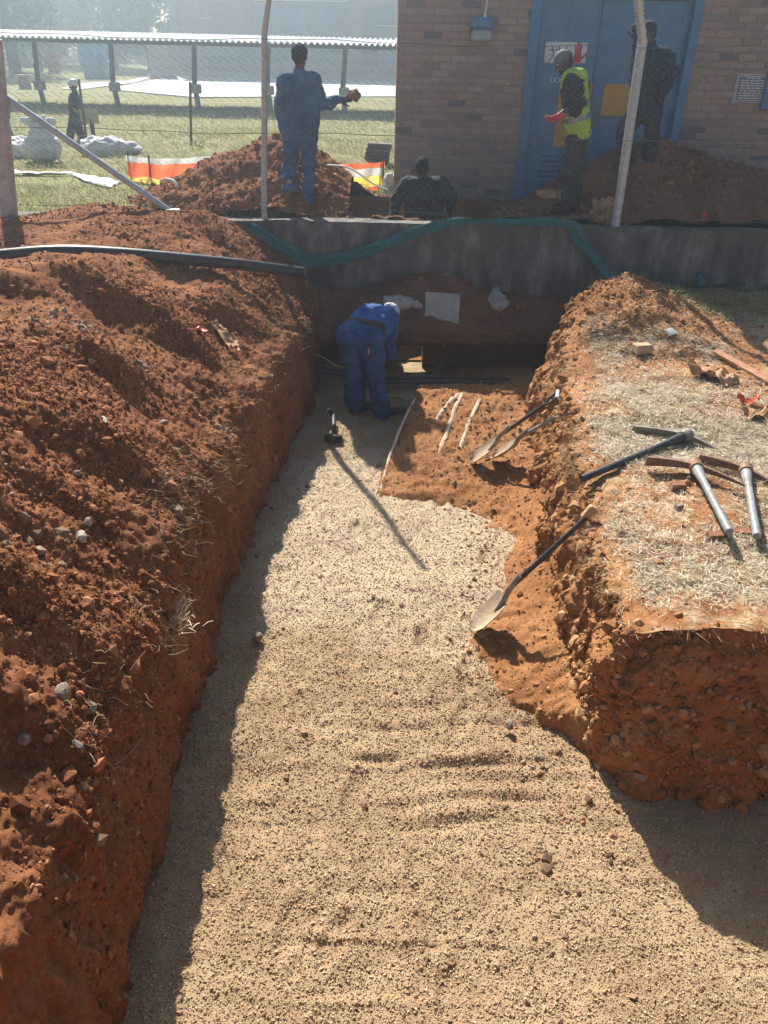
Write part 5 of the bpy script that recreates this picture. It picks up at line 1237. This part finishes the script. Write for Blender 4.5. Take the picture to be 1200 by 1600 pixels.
def rock(name, c, r, mat, label, cat='stone', sq=(1, 1, .8), seed=0, group=None):
    bm = bmesh.new(); bmesh.ops.create_icosphere(bm, subdivisions=2, radius=1)
    q = np.array([v.co for v in bm.verts]); k = 1 + .42 * fbm(q + seed * 3.1, (1.1, 1.1, 1.1), 3, seed); k = np.clip(k, .6, 1.10)
    for v, s in zip(bm.verts, k): v.co = V3((v.co.x * s * sq[0] * r, v.co.y * s * sq[1] * r, v.co.z * s * sq[2] * r))
    me = bpy.data.meshes.new(name); bm.to_mesh(me); bm.free(); me.materials.append(MT[mat]); me.polygons.foreach_set('use_smooth', [True] * len(me.polygons)); me.set_sharp_from_angle(angle=radians(14))
    o = bpy.data.objects.new(name, me); COL.objects.link(o); o.location = c; o.rotation_euler = (random.random() * .5, random.random() * .5, random.random() * 6); return setp(o, label, cat, group)
rock('boulder', gz(636, 632, .08), .115, 'stone', 'rounded brown grey boulder beside the bending man and the bench', 'boulder', (1, .8, .95), 3)
for (u, v, r, lab, sq) in ((132, 832, .042, 'smooth pale grey stone on the left spoil bank', (1.2, .8, .9)), (139, 808, .032, 'small buff stone just above the smooth pale stone', (.8, .8, 1)), (105, 1076, .038, 'bluish grey stone low on the left spoil bank', (1.2, .9, .8)),
                           (150, 1106, .03, 'angular grey stone right of the bluish stone', (1, .8, 1)), (132, 1160, .032, 'buff stone near the bottom of the left bank', (1.2, .7, .8)), (48, 1155, .03, 'pale stone at the lower left edge of the bank', (.8, .8, 1.2)), (255, 655, .03, 'brown lump among the crumbled soil clods', (1.3, 1, 1)),
                           (122, 732, .022, 'small light stone chip beside the dry soil crumbs, upper left bank', (1.1, .9, .8)), (165, 648, .030, 'flat white chip high on the left bank', (1.6, .8, .25))):
    p = bank_pt(u, v, -.006); rock('stone', p, r, 'slab' if 'white' in lab or 'smooth' in lab else 'stone', lab, 'stone', sq, int(u))
for (u, v, r, lab) in ((402, 996, .035, 'grey stone on the gravel beside the left shadow edge'), (795, 1133, .032, 'brown stone on the raked gravel, right half'), (846, 1184, .022, 'grey pebble on the gravel below the brown stone'), (785, 776, .03, 'pale stone where the gravel meets the bench'), (796, 816, .05, 'flat brown stone between gravel and right bank')):
    q = gz(u, v, .03); rock('stone', q, r, 'stone', lab, 'stone', (1.1, .9, .8), int(v))
# litter
def sheet(name, p, w, h, rz, mat, label, cat, amp=.03, seed=0, tilt=(0, 0), group=None, n=22, th=.002, rough_edge=.25):
    A, B = np.meshgrid(np.linspace(-1, 1, n), np.linspace(-1, 1, n)); q = np.stack([A.ravel() * w / .2, B.ravel() * h / .2, np.full(A.size, seed * 1.7)], -1)
    z = amp * fbm(q, (.9, .9, 1), 3, 700 + seed, ridged=True); ex = 1 + rough_edge * fbm(q, (1.1, 1.1, 1), 2, 710 + seed); ey = 1 + rough_edge * fbm(q, (1.1, 1.1, 1), 2, 720 + seed)
    P = np.stack([A.ravel() * w / 2 * ex, B.ravel() * h / 2 * ey, z], -1); P2_ = P.copy(); P2_[:, 2] -= th
    F_ = grid_faces(n, n); F3 = F_[:, ::-1] + n * n; idx = np.arange(n * n).reshape(n, n); rim = np.concatenate([idx[0, :-1], idx[:-1, -1], idx[-1, :0:-1], idx[:0:-1, 0]]); r2 = np.roll(rim, -1)
    F4 = np.stack([rim, rim + n * n, r2 + n * n, r2], -1)
    o = mesh_np(name, np.concatenate([P, P2_]), np.concatenate([F_, F3, F4]), MT[mat], smooth=True); o.location = p; o.rotation_euler = (tilt[0], tilt[1], rz); return setp(o, label, cat, group)
p = bank_pt(352, 530, .03); sheet('torn_wrapper', p, .40, .10, -.75, 'card', 'torn tan and red plastic wrapper on the upper left bank', 'wrapper', .03, 1, (.1, .45)); 
m = bank_pt(318, 517, .03); sheet('red_scrap', m, .10, .06, -.4, 'redplastic', 'red plastic scrap at the upper end of the torn wrapper', 'scrap', .02, 2, (0, .4)); m = bank_pt(374, 549, .03); sheet('red_scrap', m, .09, .05, -.9, 'redplastic', 'red plastic scrap at the lower end of the torn wrapper', 'scrap', .02, 3, (0, .4))
sheet('brown_paper', rb_pt(1110, 592, .03), .40, .17, -.65, 'card', 'crumpled brown paper lying in the dry grass near the plank', 'paper', .05, 4, (.1, .1))
sheet('red_wrapper', rb_pt(1163, 634, .02), .16, .10, -.5, 'redplastic', 'shiny red wrapper in the grass at the right', 'wrapper', .05, 5); sheet('tan_wrapper', rb_pt(1184, 652, .02), .20, .11, .2, 'card', 'tan crumpled wrapper beside the shiny red one', 'wrapper', .05, 6)
c0, c1 = rb_pt(1116, 553, .02), rb_pt(1212, 606, .02); d = c1 - c0; m = MB(); m.box((0, 0, 0), (d.length, .07, .03), bev=.005); o = m.build('plank', MT['plank']); o.location = (c0 + c1) / 2 + V3((0, 0, .005)); o.rotation_euler = (.15, 0, atan2(d.y, d.x)); setp(o, 'reddish brown wooden plank in the grass at the right edge', 'plank')
# concrete slab and sacks on the far ledge
a_, b_ = at(663, 463, 8.98), at(719, 500, 8.80)
e_ = MB(); e_.box((0, 0, 0), (.40, .05, .36), bev=.006); o = e_.build('concrete_slab', MT['slab']); c = at(691, 482, 8.86); o.location = c; o.rotation_euler = (-.62, .03, -.02); setp(o, 'square grey concrete slab leaning on the soil below the wall', 'slab')
def sack(name, p, size, rz, mat, label, seed, tilt=0, group=None, neck=True, lie=True):
    m = MB(); w, h = size; 
    m.ellipsoid((0, 0, 0), w * .5, h * .55, w * .30); m.ellipsoid((0, -h * .2, 0), w * .48, h * .36, w * .27)
    if neck: m.capsule((0, h * .42, 0), (w * .12, h * .68, .02), w * .20, w * .10); m.ellipsoid((w * .15, h * .76, .0), w * .26, h * .12, w * .05)
    o = remesh(m, name, MT[mat], None, max(.014, w * .035), 3, w * .06, 3.2 / w * .8, seed); o.location = p; o.rotation_euler = (tilt, 0, rz); return setp(o, label, 'sack', group)
sack('sack', at(622, 473, 8.93), (.26, .34), -1.9, 'dirtysack', 'flattened grey sack on the far ledge left of the slab', 11)
sack('sack', at(778, 472, 9.02), (.24, .26), .4, 'dirtysack', 'crumpled pale sack on the far ledge right of the slab', 12, tilt=.5)
# teal cloth strip hanging along the wall
def ribbon(name, pts, w, mat, label, cat, seed=0, prof=None):
    P = [Vector(p) for p in pts]; out = []
    for i in range(len(P) - 1):
        p0, p1, p2, p3 = P[max(i - 1, 0)], P[i], P[i + 1], P[min(i + 2, len(P) - 1)]
        for k in range(14):
            t_ = k / 14; out.append(.5 * ((2 * p1) + (p2 - p0) * t_ + (2 * p0 - 5 * p1 + 4 * p2 - p3) * t_ * t_ + (-p0 + 3 * p1 - 3 * p2 + p3) * t_ ** 3))
    out.append(P[-1]); n = len(out); C_ = np.array(out); T = np.gradient(C_, axis=0); T /= np.linalg.norm(T, axis=1, keepdims=True)
    Nn = np.cross(T, np.array([0, 1.0, 0])); Nn /= np.linalg.norm(Nn, axis=1, keepdims=True); K = 7; rows = []
    for k in range(K):
        q = k / (K - 1) - .5; ww = w * (1 + .45 * vnoise(C_ * 3 + 7, seed)) * (np.interp(np.linspace(0, 1, n), *prof) if prof else 1); y_ = .032 * vnoise(np.stack([C_[:, 0] * 5, np.full(n, q * 4.), C_[:, 2] * 5], -1), seed + 3) - .010
        rows.append(C_ + Nn * (ww * q)[:, None] + np.stack([np.zeros(n), y_, np.zeros(n)], -1))
    P_ = np.stack(rows, 1); b_ = P_ + np.array([0, .004, 0]); F_ = grid_faces(n, K)
    o = mesh_np(name, np.concatenate([P_.reshape(-1, 3), b_.reshape(-1, 3)]), np.concatenate([F_, F_[:, ::-1] + n * K]), MT[mat], smooth=True); localise(o); return setp(o, label, cat)
wy = WY - .05
ribbon('teal_cloth', [at(385, 350, wy + .1), at(400, 358, wy), at(440, 385, wy), at(490, 406, wy), at(560, 396, wy), at(640, 366, wy), at(690, 351, wy), at(722, 345, wy + .02), at(800, 347, wy), at(888, 350, wy), at(905, 374, wy), at(938, 415, wy - .05), at(972, 445, wy - .3)], .15, 'teal', 'long teal mesh cloth strip draped along the front of the concrete wall', 'cloth', 5, ([0, .1, .25, .38, .47, .55, .74, .8, .9, 1], [.5, .7, .85, 1, .7, .5, .45, .8, .7, .5]))
cable('wall_pipe', [at(1035, 452, 9.05), at(1070, 447, 9.05), at(1110, 447, 9.05), at(1165, 443, 9.05)], .018, 'black', 'thin dark pipe lying at the foot of the wall on the right', 'pipe')
sack('small_bag', at(1094, 440, 9.08), (.12, .12), .2, 'teal', 'small teal bag at the foot of the wall on the right', 14, tilt=.9)
# papers on the shaded heap
def hz(x, y): return float(h2(np.array(x), np.array(y)))
sheet('tan_paper', at(858, 307, 10.0) + V3((0, 0, .02)), .30, .13, .2, 'card', 'flat tan cardboard piece on the shaded heap behind the man in the vest', 'cardboard', .02, 7, (.6, 0))
sheet('tan_paper', at(939, 336, 9.62), .26, .40, -.3, 'card', 'crumpled tan paper on the shaded heap beside the leaning post', 'paper', .09, 8, (.7, 0))
sheet('red_paper', at(1098, 343, 9.55), .14, .12, .5, 'redplastic', 'small red paper low on the shaded heap at the right', 'paper', .05, 9, (.8, 0))

# ------------------------------------------------------------------ behind the fence, left
def gpix(u, v, z=1.52): return gz(u, v, z)
for (u, v, w, h, rz, lab, sd_, tl) in ((16, 243, .62, .72, 1.2, 'white woven sack cut by the thick leaning post', 21, 0), (47, 238, .5, .62, -1.3, 'white sack lying behind the upright sack', 22, 0), (164, 243, .62, .80, -1.35, 'torn white sack lying alone left of the orange barrier', 23, 0)):
    q = gpix(u, v); sack('white_sack', q + V3((0, 0, .12)), (w, h), rz, 'sack', lab, sd_, tl, 'white sacks on the grass')
q = gpix(70, 250); m = MB(); m.ellipsoid((0, 0, .2), .33, .24, .24); m.ellipsoid((0, 0, .36), .22, .17, .2); m.capsule((0, 0, .42), (.0, .02, .56), .10, .08)
for k in range(7): a_ = (k - 3) / 3 * .28; m.capsule((.0, .02, .52), (a_, .02 + .02 * cos(k * 3), .70 - .02 * abs(k - 3)), .06, .035)
o = remesh(m, 'white_sack', MT['sack'], None, .02, 3, .02, 6, 24); o.location = q; setp(o, 'upright white sack tied at the neck, its top spread open', 'sack', 'white sacks on the grass')
# white plastic strip on the grass
P = [gpix(12, 273), gpix(60, 276), gpix(105, 275), gpix(140, 283), gpix(182, 293)]; A_ = []
C_ = np.array([P[0].lerp(P[1], k / 8) if k < 8 else (P[1].lerp(P[2], (k - 8) / 8) if k < 16 else (P[2].lerp(P[3], (k - 16) / 8) if k < 24 else P[3].lerp(P[4], (k - 24) / 8))) for k in range(33)])
G_ = np.stack([C_ + np.array([0, (j / 5 - .5), 0]) * np.interp(np.arange(33), [0, 12, 18, 24, 32], [.14, .09, .06, .42, .55])[:, None] + np.array([0, 0, .05]) + np.stack([np.zeros(33), np.zeros(33), .035 * fbm(C_ + j * .37, (3, 3, 3), 2, 66)], -1) for j in range(6)], 1)
o = mesh_np('plastic_sheet', G_.reshape(-1, 3), grid_faces(33, 6), MT['plasticsheet'], smooth=True); sdf = o.modifiers.new('s', 'SOLIDIFY'); sdf.thickness = .008; localise(o); setp(o, 'long crumpled white plastic sheet on the grass in front of the sacks', 'plastic sheet')
# orange barrier netting
def barrier(name, pts, bands, label, stakes):
    e = empty(name, pts[0], label, 'barrier'); tops = [Vector(p) for p in pts]; out = []
    for i in range(len(tops) - 1):
        for k in range(10): out.append(tops[i].lerp(tops[i + 1], k / 10))
    out.append(tops[-1]); n = len(out); H_ = .62; z0 = 0
    for bi, (f0, f1, mat) in enumerate(bands):
        V = []
        for j in range(4):
            f = f0 + (f1 - f0 - .004) * j / 3
            for i, p in enumerate(out):
                V.append((p.x + .0 * f, p.y - .10 * f + .03 * sin(i * .9 + f * 5) + .02 * sin(i * 2.3 + f * 9), max(p.z - H_ * f * (1 + .06 * sin(i * .6)), 1.45)))
        o = mesh_np('net_band', np.array(V), grid_faces(4, n), MT[mat], smooth=True); o.parent = e; o.matrix_parent_inverse = e.matrix_world.inverted()
    for s in stakes:
        m = MB(); s = Vector(s); m.tube([s + V3((0, .02, .06)), V3((s.x, s.y, 1.45))], .014, 6); m.build('stake', MT['canopypost'], e)
    return e
bands = [(0, .13, 'whitenet'), (.13, .45, 'orangenet'), (.45, .66, 'yellownet'), (.66, 1, 'orangenet')]
Yb = 12.6
barrier('barrier_net', [at(196, 243, 12.9), at(240, 248, Yb), at(290, 247, Yb), at(345, 242, Yb + .3), at(400, 240, Yb + .6)], bands, 'orange white and yellow barrier net left of the red heap', [at(199, 242, 12.9), at(232, 249, Yb)])
barrier('barrier_net', [at(500, 256, Yb), at(550, 256, Yb), at(592, 254, Yb), at(601, 252, Yb - .1)], [(0, .12, 'orangenet'), (.12, .3, 'whitenet'), (.3, .55, 'yellownet'), (.55, .7, 'orangenet'), (.7, .9, 'yellownet'), (.9, 1, 'orangenet')], 'orange and yellow barrier net between the red heap and the brick building', [at(599, 252, Yb - .1)])
m = MB(); q = gpix(607, 300, 1.6); m.ellipsoid((0, 0, .18), .10, .10, .26); o = remesh(m, 'white_sack', MT['sack'], None, .015, 2, .02, 8, 4); o.location = at(609, 290, 12.3) + V3((0, 0, -.25)); setp(o, 'narrow white sack squeezed beside the corner of the brick building', 'sack', 'white sacks on the grass')
# stack of dark slabs
q = gpix(590, 262, 1.6); stk = empty('slab_stack', V3((q.x, q.y, 1.62)), 'stack of four dark roof slabs standing in the grass by the building corner', 'slab stack')
sx = .42; zz = at(590, 250, q.y).z; zt = at(590, 223, q.y).z; hh = (zt - zz) / 4
for k in range(4):
    m = MB(); m.box((q.x + random.uniform(-.02, .02) + .012 * k, q.y, zz + hh * (k + .5)), (sx, .3, hh * .93), rot=Matrix.Rotation(.03 * random.uniform(-1, 1) + .03, 3, 'Y'), bev=.012); m.build('slab', MT['tilestack'], stk)
m = MB(); m.box((q.x, q.y, (zz + 1.5) / 2), (.36, .26, max(.05, zz - 1.5))); m.build('base_block', MT['tilestack'], stk)
# white hose loop on the heap
cable('white_hose', [at(262, 313, 10.1), at(272, 305, 10.1), at(277, 292, 10.15), at(271, 283, 10.2), at(258, 280, 10.25), at(250, 285, 10.3)], .016, 'white', 'thin white hose looping up out of the red heap', 'hose')
cable('sagging_cable', [at(505, 258, 10.4), at(545, 262, 10.2), at(580, 285, 10.0), at(606, 297, 9.9)], .010, 'white', 'white cord sagging across the shaded side of the red heap', 'cord')
# thin stakes, notice board
for (u0, v0, u1, v1, lab) in ((123, 124, 136, 223, 'thin dark steel stake beside the walking worker'), (297, 128, 299, 241, 'thin dark steel stake standing alone in the grass left of the heap')):
    b_ = gz(u1, v1, 1.5); t_ = at(u0, v0, b_.y); m = MB(); m.tube([b_ - V3((0, 0, .1)), b_, t_], .026, 6); o = m.build('steel_stake', MT['canopypost'], smooth=True); localise(o); setp(o, lab, 'stake')
b_ = gz(147, 222, 1.5); e = empty('notice_board', b_, 'small yellowish board on a short post in front of the canopy shadow', 'board'); m = MB(); tp, bt = at(142, 171, b_.y), at(142, 193, b_.y); m.box((b_.x - .02, b_.y, (tp.z + bt.z) / 2), (.40, .03, tp.z - bt.z), bev=.005); m.build('board', mk('faded_yellow', (.42, .36, .22), (.50, .44, .28), rough=.8), e)
m = MB(); m.tube([b_ - V3((0, -.03, .1)), V3((b_.x, b_.y + .03, bt.z + .1))], .05, 8); m.build('post', MT['bark'], e)

# ------------------------------------------------------------------ carport canopy
CY = 29.5; GZ = 1.5
can = empty('carport_canopy', (-6, CY, GZ), 'long carport canopy with white corrugated roof on dark posts', 'canopy')
x0, x1 = -19.0, 1.9; pit_ = .19; rows_ = []
zl0, zl1 = at(0, 66, CY - 1.2).z, at(600, 71, CY - 1.2).z
zf = 3.50; xs_ = np.arange(x0, x1, pit_ / 6); ph = np.clip(1.6 * np.sin(xs_ / pit_ * 2 * pi), -1, 1) * .035
G_ = np.stack([np.stack([xs_, np.full_like(xs_, y_), zf + (y_ - (CY - 1.3)) * .04 + ph], -1) for y_ in np.linspace(CY - 1.3, CY + 4.0, 6)], 0)
o = mesh_np('roof', G_.reshape(-1, 3), grid_faces(*G_.shape[:2]), MT['canopyroof'], smooth=False); o.parent = can; o.matrix_parent_inverse = can.matrix_world.inverted()
for y_ in (CY, CY + 3.2):
    m = MB(); m.box(((x0 + x1) / 2, y_, zf + (y_ - CY + 1.3) * .04 - .12), (x1 - x0 - .2, .08, .14)); m.build('beam', MT['canopypost'], can)
for k, u in enumerate((-55, 68, 183, 308, 420, 536, 640)):
    b_ = at(u, 172 + .01 * u, CY); 
    for yy in (CY,):
        m = MB(); zt = zf + (yy - CY + 1.3) * .04 - .19; m.tube([(b_.x + .08, yy, GZ - .1), (b_.x, yy, GZ + .75), (b_.x + .10, yy, zt)], [.095, .09, .08], 8); m.build('post', MT['canopypost'], can, smooth=True)
    m = MB(); m.box((b_.x + .04, CY - .02, GZ + .62), (.34, .24, .28), bev=.03); m.build('post_block', MT['slab'], can)
# pale paving behind it and kerb
def flat(name, pix, z, mat, label, th=.03):
    P = [gz(u, v, z) for u, v in pix]; m = MB(); n = len(P); V = P + [p - V3((0, 0, .2)) for p in P]; m.add(V, [tuple(range(n))] + [(i, (i + 1) % n, n + (i + 1) % n, n + i) for i in range(n)]); o = m.build(name, MT[mat]); return setp(o, label, kind='structure')
flat('paving', [(170, 139), (306, 111), (420, 110), (640, 112), (660, 150), (300, 151)], GZ + .05, 'paving', 'wide pale concrete apron behind the canopy')
flat('path', [(95, 138), (128, 130), (200, 126), (262, 108), (270, 108), (215, 128), (150, 136), (120, 140)], GZ + .045, 'paving', 'narrow pale path across the far grass')
flat('strip', [(560, 118), (640, 118), (640, 113), (610, 113)], GZ + .06, 'tilestack', 'dark kerb strip at the edge of the apron')
# ------------------------------------------------------------------ far buildings
FB = 62.0
fb = empty('brick_hall', (at(450, 100, FB).x, FB, GZ), 'far brick hall with tall blue grey window bays beyond the canopy', 'building')
fx0, fx1 = at(272, 100, FB).x, at(760, 100, FB).x; ztop = 9.6
m = MB(); m.box(((fx0 + fx1) / 2, FB + 6, (GZ + ztop) / 2 - .1), (fx1 - fx0, 12, ztop - GZ + .2)); m.build('wall', MT['farbrick'], fb)
m = MB(); m.box(((fx0 + fx1) / 2, FB + 6, ztop + .12), (fx1 - fx0 + .8, 12.8, .25)); m.build('roof', MT['concrete'], fb)
def bay(u0, v0, u1, v1, mat, name, y=FB, th=.12, par=None):
    a_, b_ = at(u0, v0, y), at(u1, v1, y); zb_ = max(b_.z, GZ + .05); m = MB(); m.box(((a_.x + b_.x) / 2, y - th / 2, (a_.z + zb_) / 2), (b_.x - a_.x, th, a_.z - zb_)); return m.build(name, MT[mat], par or fb)
for (u0, u1) in ((398, 437), (441, 479), (483, 522)):
    for (v0, v1) in ((8, 48), (52, 72), (75, 96)):
        w = bay(u0, v0, u1, v1, 'panel', 'window', FB, .10)
        for k in range(1, 3):
            uu = u0 + (u1 - u0) * k / 3; bay(uu - .6, v0, uu + .6, v1, 'frame', 'mullion', FB - .10, .05, w)
for u in (395, 439, 481, 525): bay(u - 1.6, 4, u + 1.6, 106, 'panel', 'pilaster', FB, .30)
bay(395, -2, 545, 4, 'whitenet', 'cornice', FB, .5); bay(538, -20, 542, 104, 'panel', 'downpipe', FB, .2); bay(272, -20, 277, 104, 'panel', 'downpipe', FB, .2)
for (u0, u1) in ((325, 343), (348, 362), (371, 388)): bay(u0, 78, u1, 102, 'panel', 'door', FB, .08)
bay(568, 8, 614, 104, 'glass', 'doorway', FB, .06); bay(312, 28, 333, 30, 'whitenet', 'ledge', FB, .1); bay(545, 73, 554, 78, 'whitenet', 'sign_board', FB, .06)
bay(592, 42, 640, 104, 'panel', 'porch_wall', FB - 1.0, .4); bay(590, 40, 642, 43, 'whitenet', 'porch_roof', FB - .8, 1.4)
# blue portable toilets
for k, (u, lab) in enumerate(((141, 'left one of two blue portable toilets with white roofs'), (158, 'right one of two blue portable toilets with white roofs'))):
    YT = 54.0 + k; c = at(u, 100, YT); e = empty('portable_toilet', (c.x, YT, GZ), lab, 'toilet', 'portable toilets'); h = 1.9; w = .70
    m = MB(); m.box((c.x, YT, GZ + h / 2), (w, .8, h), bev=.04); m.build('cabin', MT['toilet'], e)
    m = MB(); m.box((c.x, YT - .41, GZ + h / 2 - .03), (w * .74, .03, h * .86), bev=.008); m.build('door', MT['toilet'], e)
    m = MB(); m.box((c.x, YT, GZ + h + .05), (w * 1.06, .86, .12), bev=.05); m.box((c.x, YT, GZ + h + .13), (w * .7, .6, .08), bev=.03); m.build('roof', MT['white'], e)
q = gz(155, 108, GZ); sheet('white_tarp', q + V3((0, 0, .35)), 1.7, .9, .2, 'plasticsheet', 'white crumpled tarp in front of the blue toilets', 'tarp', .35, 31, (.5, 0))
q = gz(86, 113, GZ); m = MB(); m.box((0, 0, .55), (.75, .6, 1.1), bev=.06); m.box((0, 0, 1.13), (.80, .66, .08), bev=.03); o = m.build('orange_bin', MT['barrel']); o.location = q; setp(o, 'faded orange bin standing on the far grass left of the toilets', 'bin')
q = gz(40, 139, GZ); e = empty('concrete_table', q, 'low concrete stump table on the far grass at the left', 'table'); m = MB(); m.tube([q + V3((0, 0, -.05)), q + V3((0, 0, .5))], [.30, .22], 10); m.build('pedestal', MT['farbrick'], e); m = MB(); m.tube([q + V3((0, 0, .5)), q + V3((0, 0, .58))], .34, 12); m.build('table_top', MT['slab'], e)
c = at(246, 88, 56); bx = empty('brick_shed', (c.x, 56, GZ), 'small dark brick shed left of the brick hall', 'shed'); m = MB(); zt = at(246, 70, 56).z; m.box((c.x, 57, (GZ + zt) / 2), (1.3, 1.6, zt - GZ)); m.build('wall', MT['farbrick'], bx); m = MB(); m.box((c.x, 57, zt + .06), (1.6, 1.9, .12)); m.build('roof', MT['concrete'], bx)
# ------------------------------------------------------------------ trees
def tree(u, Y, h, cw, mat, label, seed, n=2600, z_low=.32, leaf=.36, tw_=.28, lean=0):
    r_ = np.random.default_rng(seed); c = at(u, 100, Y); base = V3((c.x, Y, GZ)); e = empty('tree', base, label, 'tree', 'trees beyond the field'); top = base + V3((lean, 0, h * .8)); 
    m = MB(); m.tube([base - V3((0, 0, .2)), base + V3((lean * .2, 0, h * .25)), base + V3((lean * .6, .1, h * .55)), top], [tw_, tw_ * .8, tw_ * .5, .05], 8)
    cl = []
    for k in range(16):
        t_ = z_low + (1 - z_low) * (k + .5) / 16; a_ = k * 2.4 + seed; p = base + V3((lean * t_, 0, h * t_ * .8)); rr_ = cw * (.45 + .55 * sin(pi * min(1, (t_ - z_low) / (1 - z_low) * .85 + .15))) 
        q = p + V3((cos(a_) * rr_ * .75, sin(a_) * rr_ * .75, h * .10 + r_.normal() * .3)); m.tube([p, p.lerp(q, .5) + V3((0, 0, .2)), q], [tw_ * .35, tw_ * .2, .03], 5); cl.append((q, rr_ * (.28 + .25 * r_.random())))
    m.build('trunk', MT['bark'], e, smooth=True)
    cid = r_.integers(0, len(cl), n); cc = np.array([list(x[0]) for x in cl])[cid]; rd = np.array([x[1] for x in cl])[cid]
    g = r_.normal(size=(n, 3)); g /= np.linalg.norm(g, axis=1, keepdims=True); pos = cc + g * (rd * r_.random(n) ** .45)[:, None] * np.array([1.2, 1.2, .9])
    a1 = r_.normal(size=(n, 3)); a1 /= np.linalg.norm(a1, axis=1, keepdims=True); b1 = np.cross(a1, r_.normal(size=(n, 3))); b1 /= np.linalg.norm(b1, axis=1, keepdims=True); s = leaf * (.5 + r_.random((n, 1)))
    V = np.stack([pos - a1 * s, pos + b1 * s * .4, pos + a1 * s, pos - b1 * s * .4], 1).reshape(-1, 3)
    o = mesh_np('crown', V, np.arange(n * 4).reshape(-1, 4), MT[mat]); o.parent = e; o.matrix_parent_inverse = e.matrix_world.inverted()
tree(22, 58, 13, 3.6, 'leaf', 'dark tree with a thick trunk at the left edge of the field', 1, 3200, .22, tw_=.42)
tree(-40, 70, 14, 4.4, 'leaf', 'broad dark tree farthest left beyond the canopy', 2, 3200, .1)
tree(85, 84, 9.5, 3.6, 'leaf2', 'pale feathery tree between two dark trees', 3, 2800, .08, .42)
tree(128, 88, 12.0, 4.4, 'leaf2', 'greyish loose tree behind the blue toilets', 4, 3000, .08, .42)
tree(180, 78, 13.5, 4.6, 'leaf', 'dark dense tree right of the blue toilets', 5, 3600, .06, .40)
tree(235, 74, 14, 4.4, 'leaf', 'dark tall tree beside the brick hall', 6, 3600, .06, .40)
tree(40, 92, 13, 5.0, 'leaf', 'tall dark tree at the back behind the thick trunk', 7, 3200, .06, .45)
tree(63, 66, 8, 1.8, 'leaf2', 'slender young tree with thin foliage in the far grass', 8, 700, .3, .3, .12)
r_ = np.random.default_rng(99); n = 9000; xx = r_.uniform(-95, 20, n); pos = np.stack([xx, r_.uniform(94, 108, n), GZ + np.abs(r_.normal(size=n)) * (1.6 + 1.0 * np.sin(xx * .23) + .8 * np.sin(xx * .61 + 1))], -1)
a1 = r_.normal(size=(n, 3)); a1 /= np.linalg.norm(a1, axis=1, keepdims=True); b1 = np.cross(a1, r_.normal(size=(n, 3))); b1 /= np.linalg.norm(b1, axis=1, keepdims=True); s = .5 * (.5 + r_.random((n, 1)))
V = np.stack([pos - a1 * s, pos + b1 * s * .5, pos + a1 * s, pos - b1 * s * .5], 1).reshape(-1, 3); o = mesh_np('far_bushes', V, np.arange(n * 4).reshape(-1, 4), MT['leaf2']); setp(o, 'hazy line of bushes at the far edge of the field', kind='stuff')

# ------------------------------------------------------------------ haze
m = MB(); m.box((0, 48, 8.25), (240, 130, 20.5)); hzb = m.build('haze', None) if False else None
hm = bpy.data.materials.new('haze'); hm.use_nodes = True; t = hm.node_tree; t.nodes.remove(t.nodes['Principled BSDF']); v_ = t.nodes.new('ShaderNodeVolumePrincipled')
v_.inputs['Color'].default_value = (.72, .87, 1, 1); v_.inputs['Density'].default_value = HAZE; v_.inputs['Anisotropy'].default_value = .80; t.links.new(v_.outputs[0], t.nodes['Material Output'].inputs['Volume'])
m = MB(); m.box((-20, 48, 7.5), (320, 130, 19)); hzb = m.build('haze', hm); setp(hzb, 'pale blue sunlit haze over the whole site', kind='stuff')
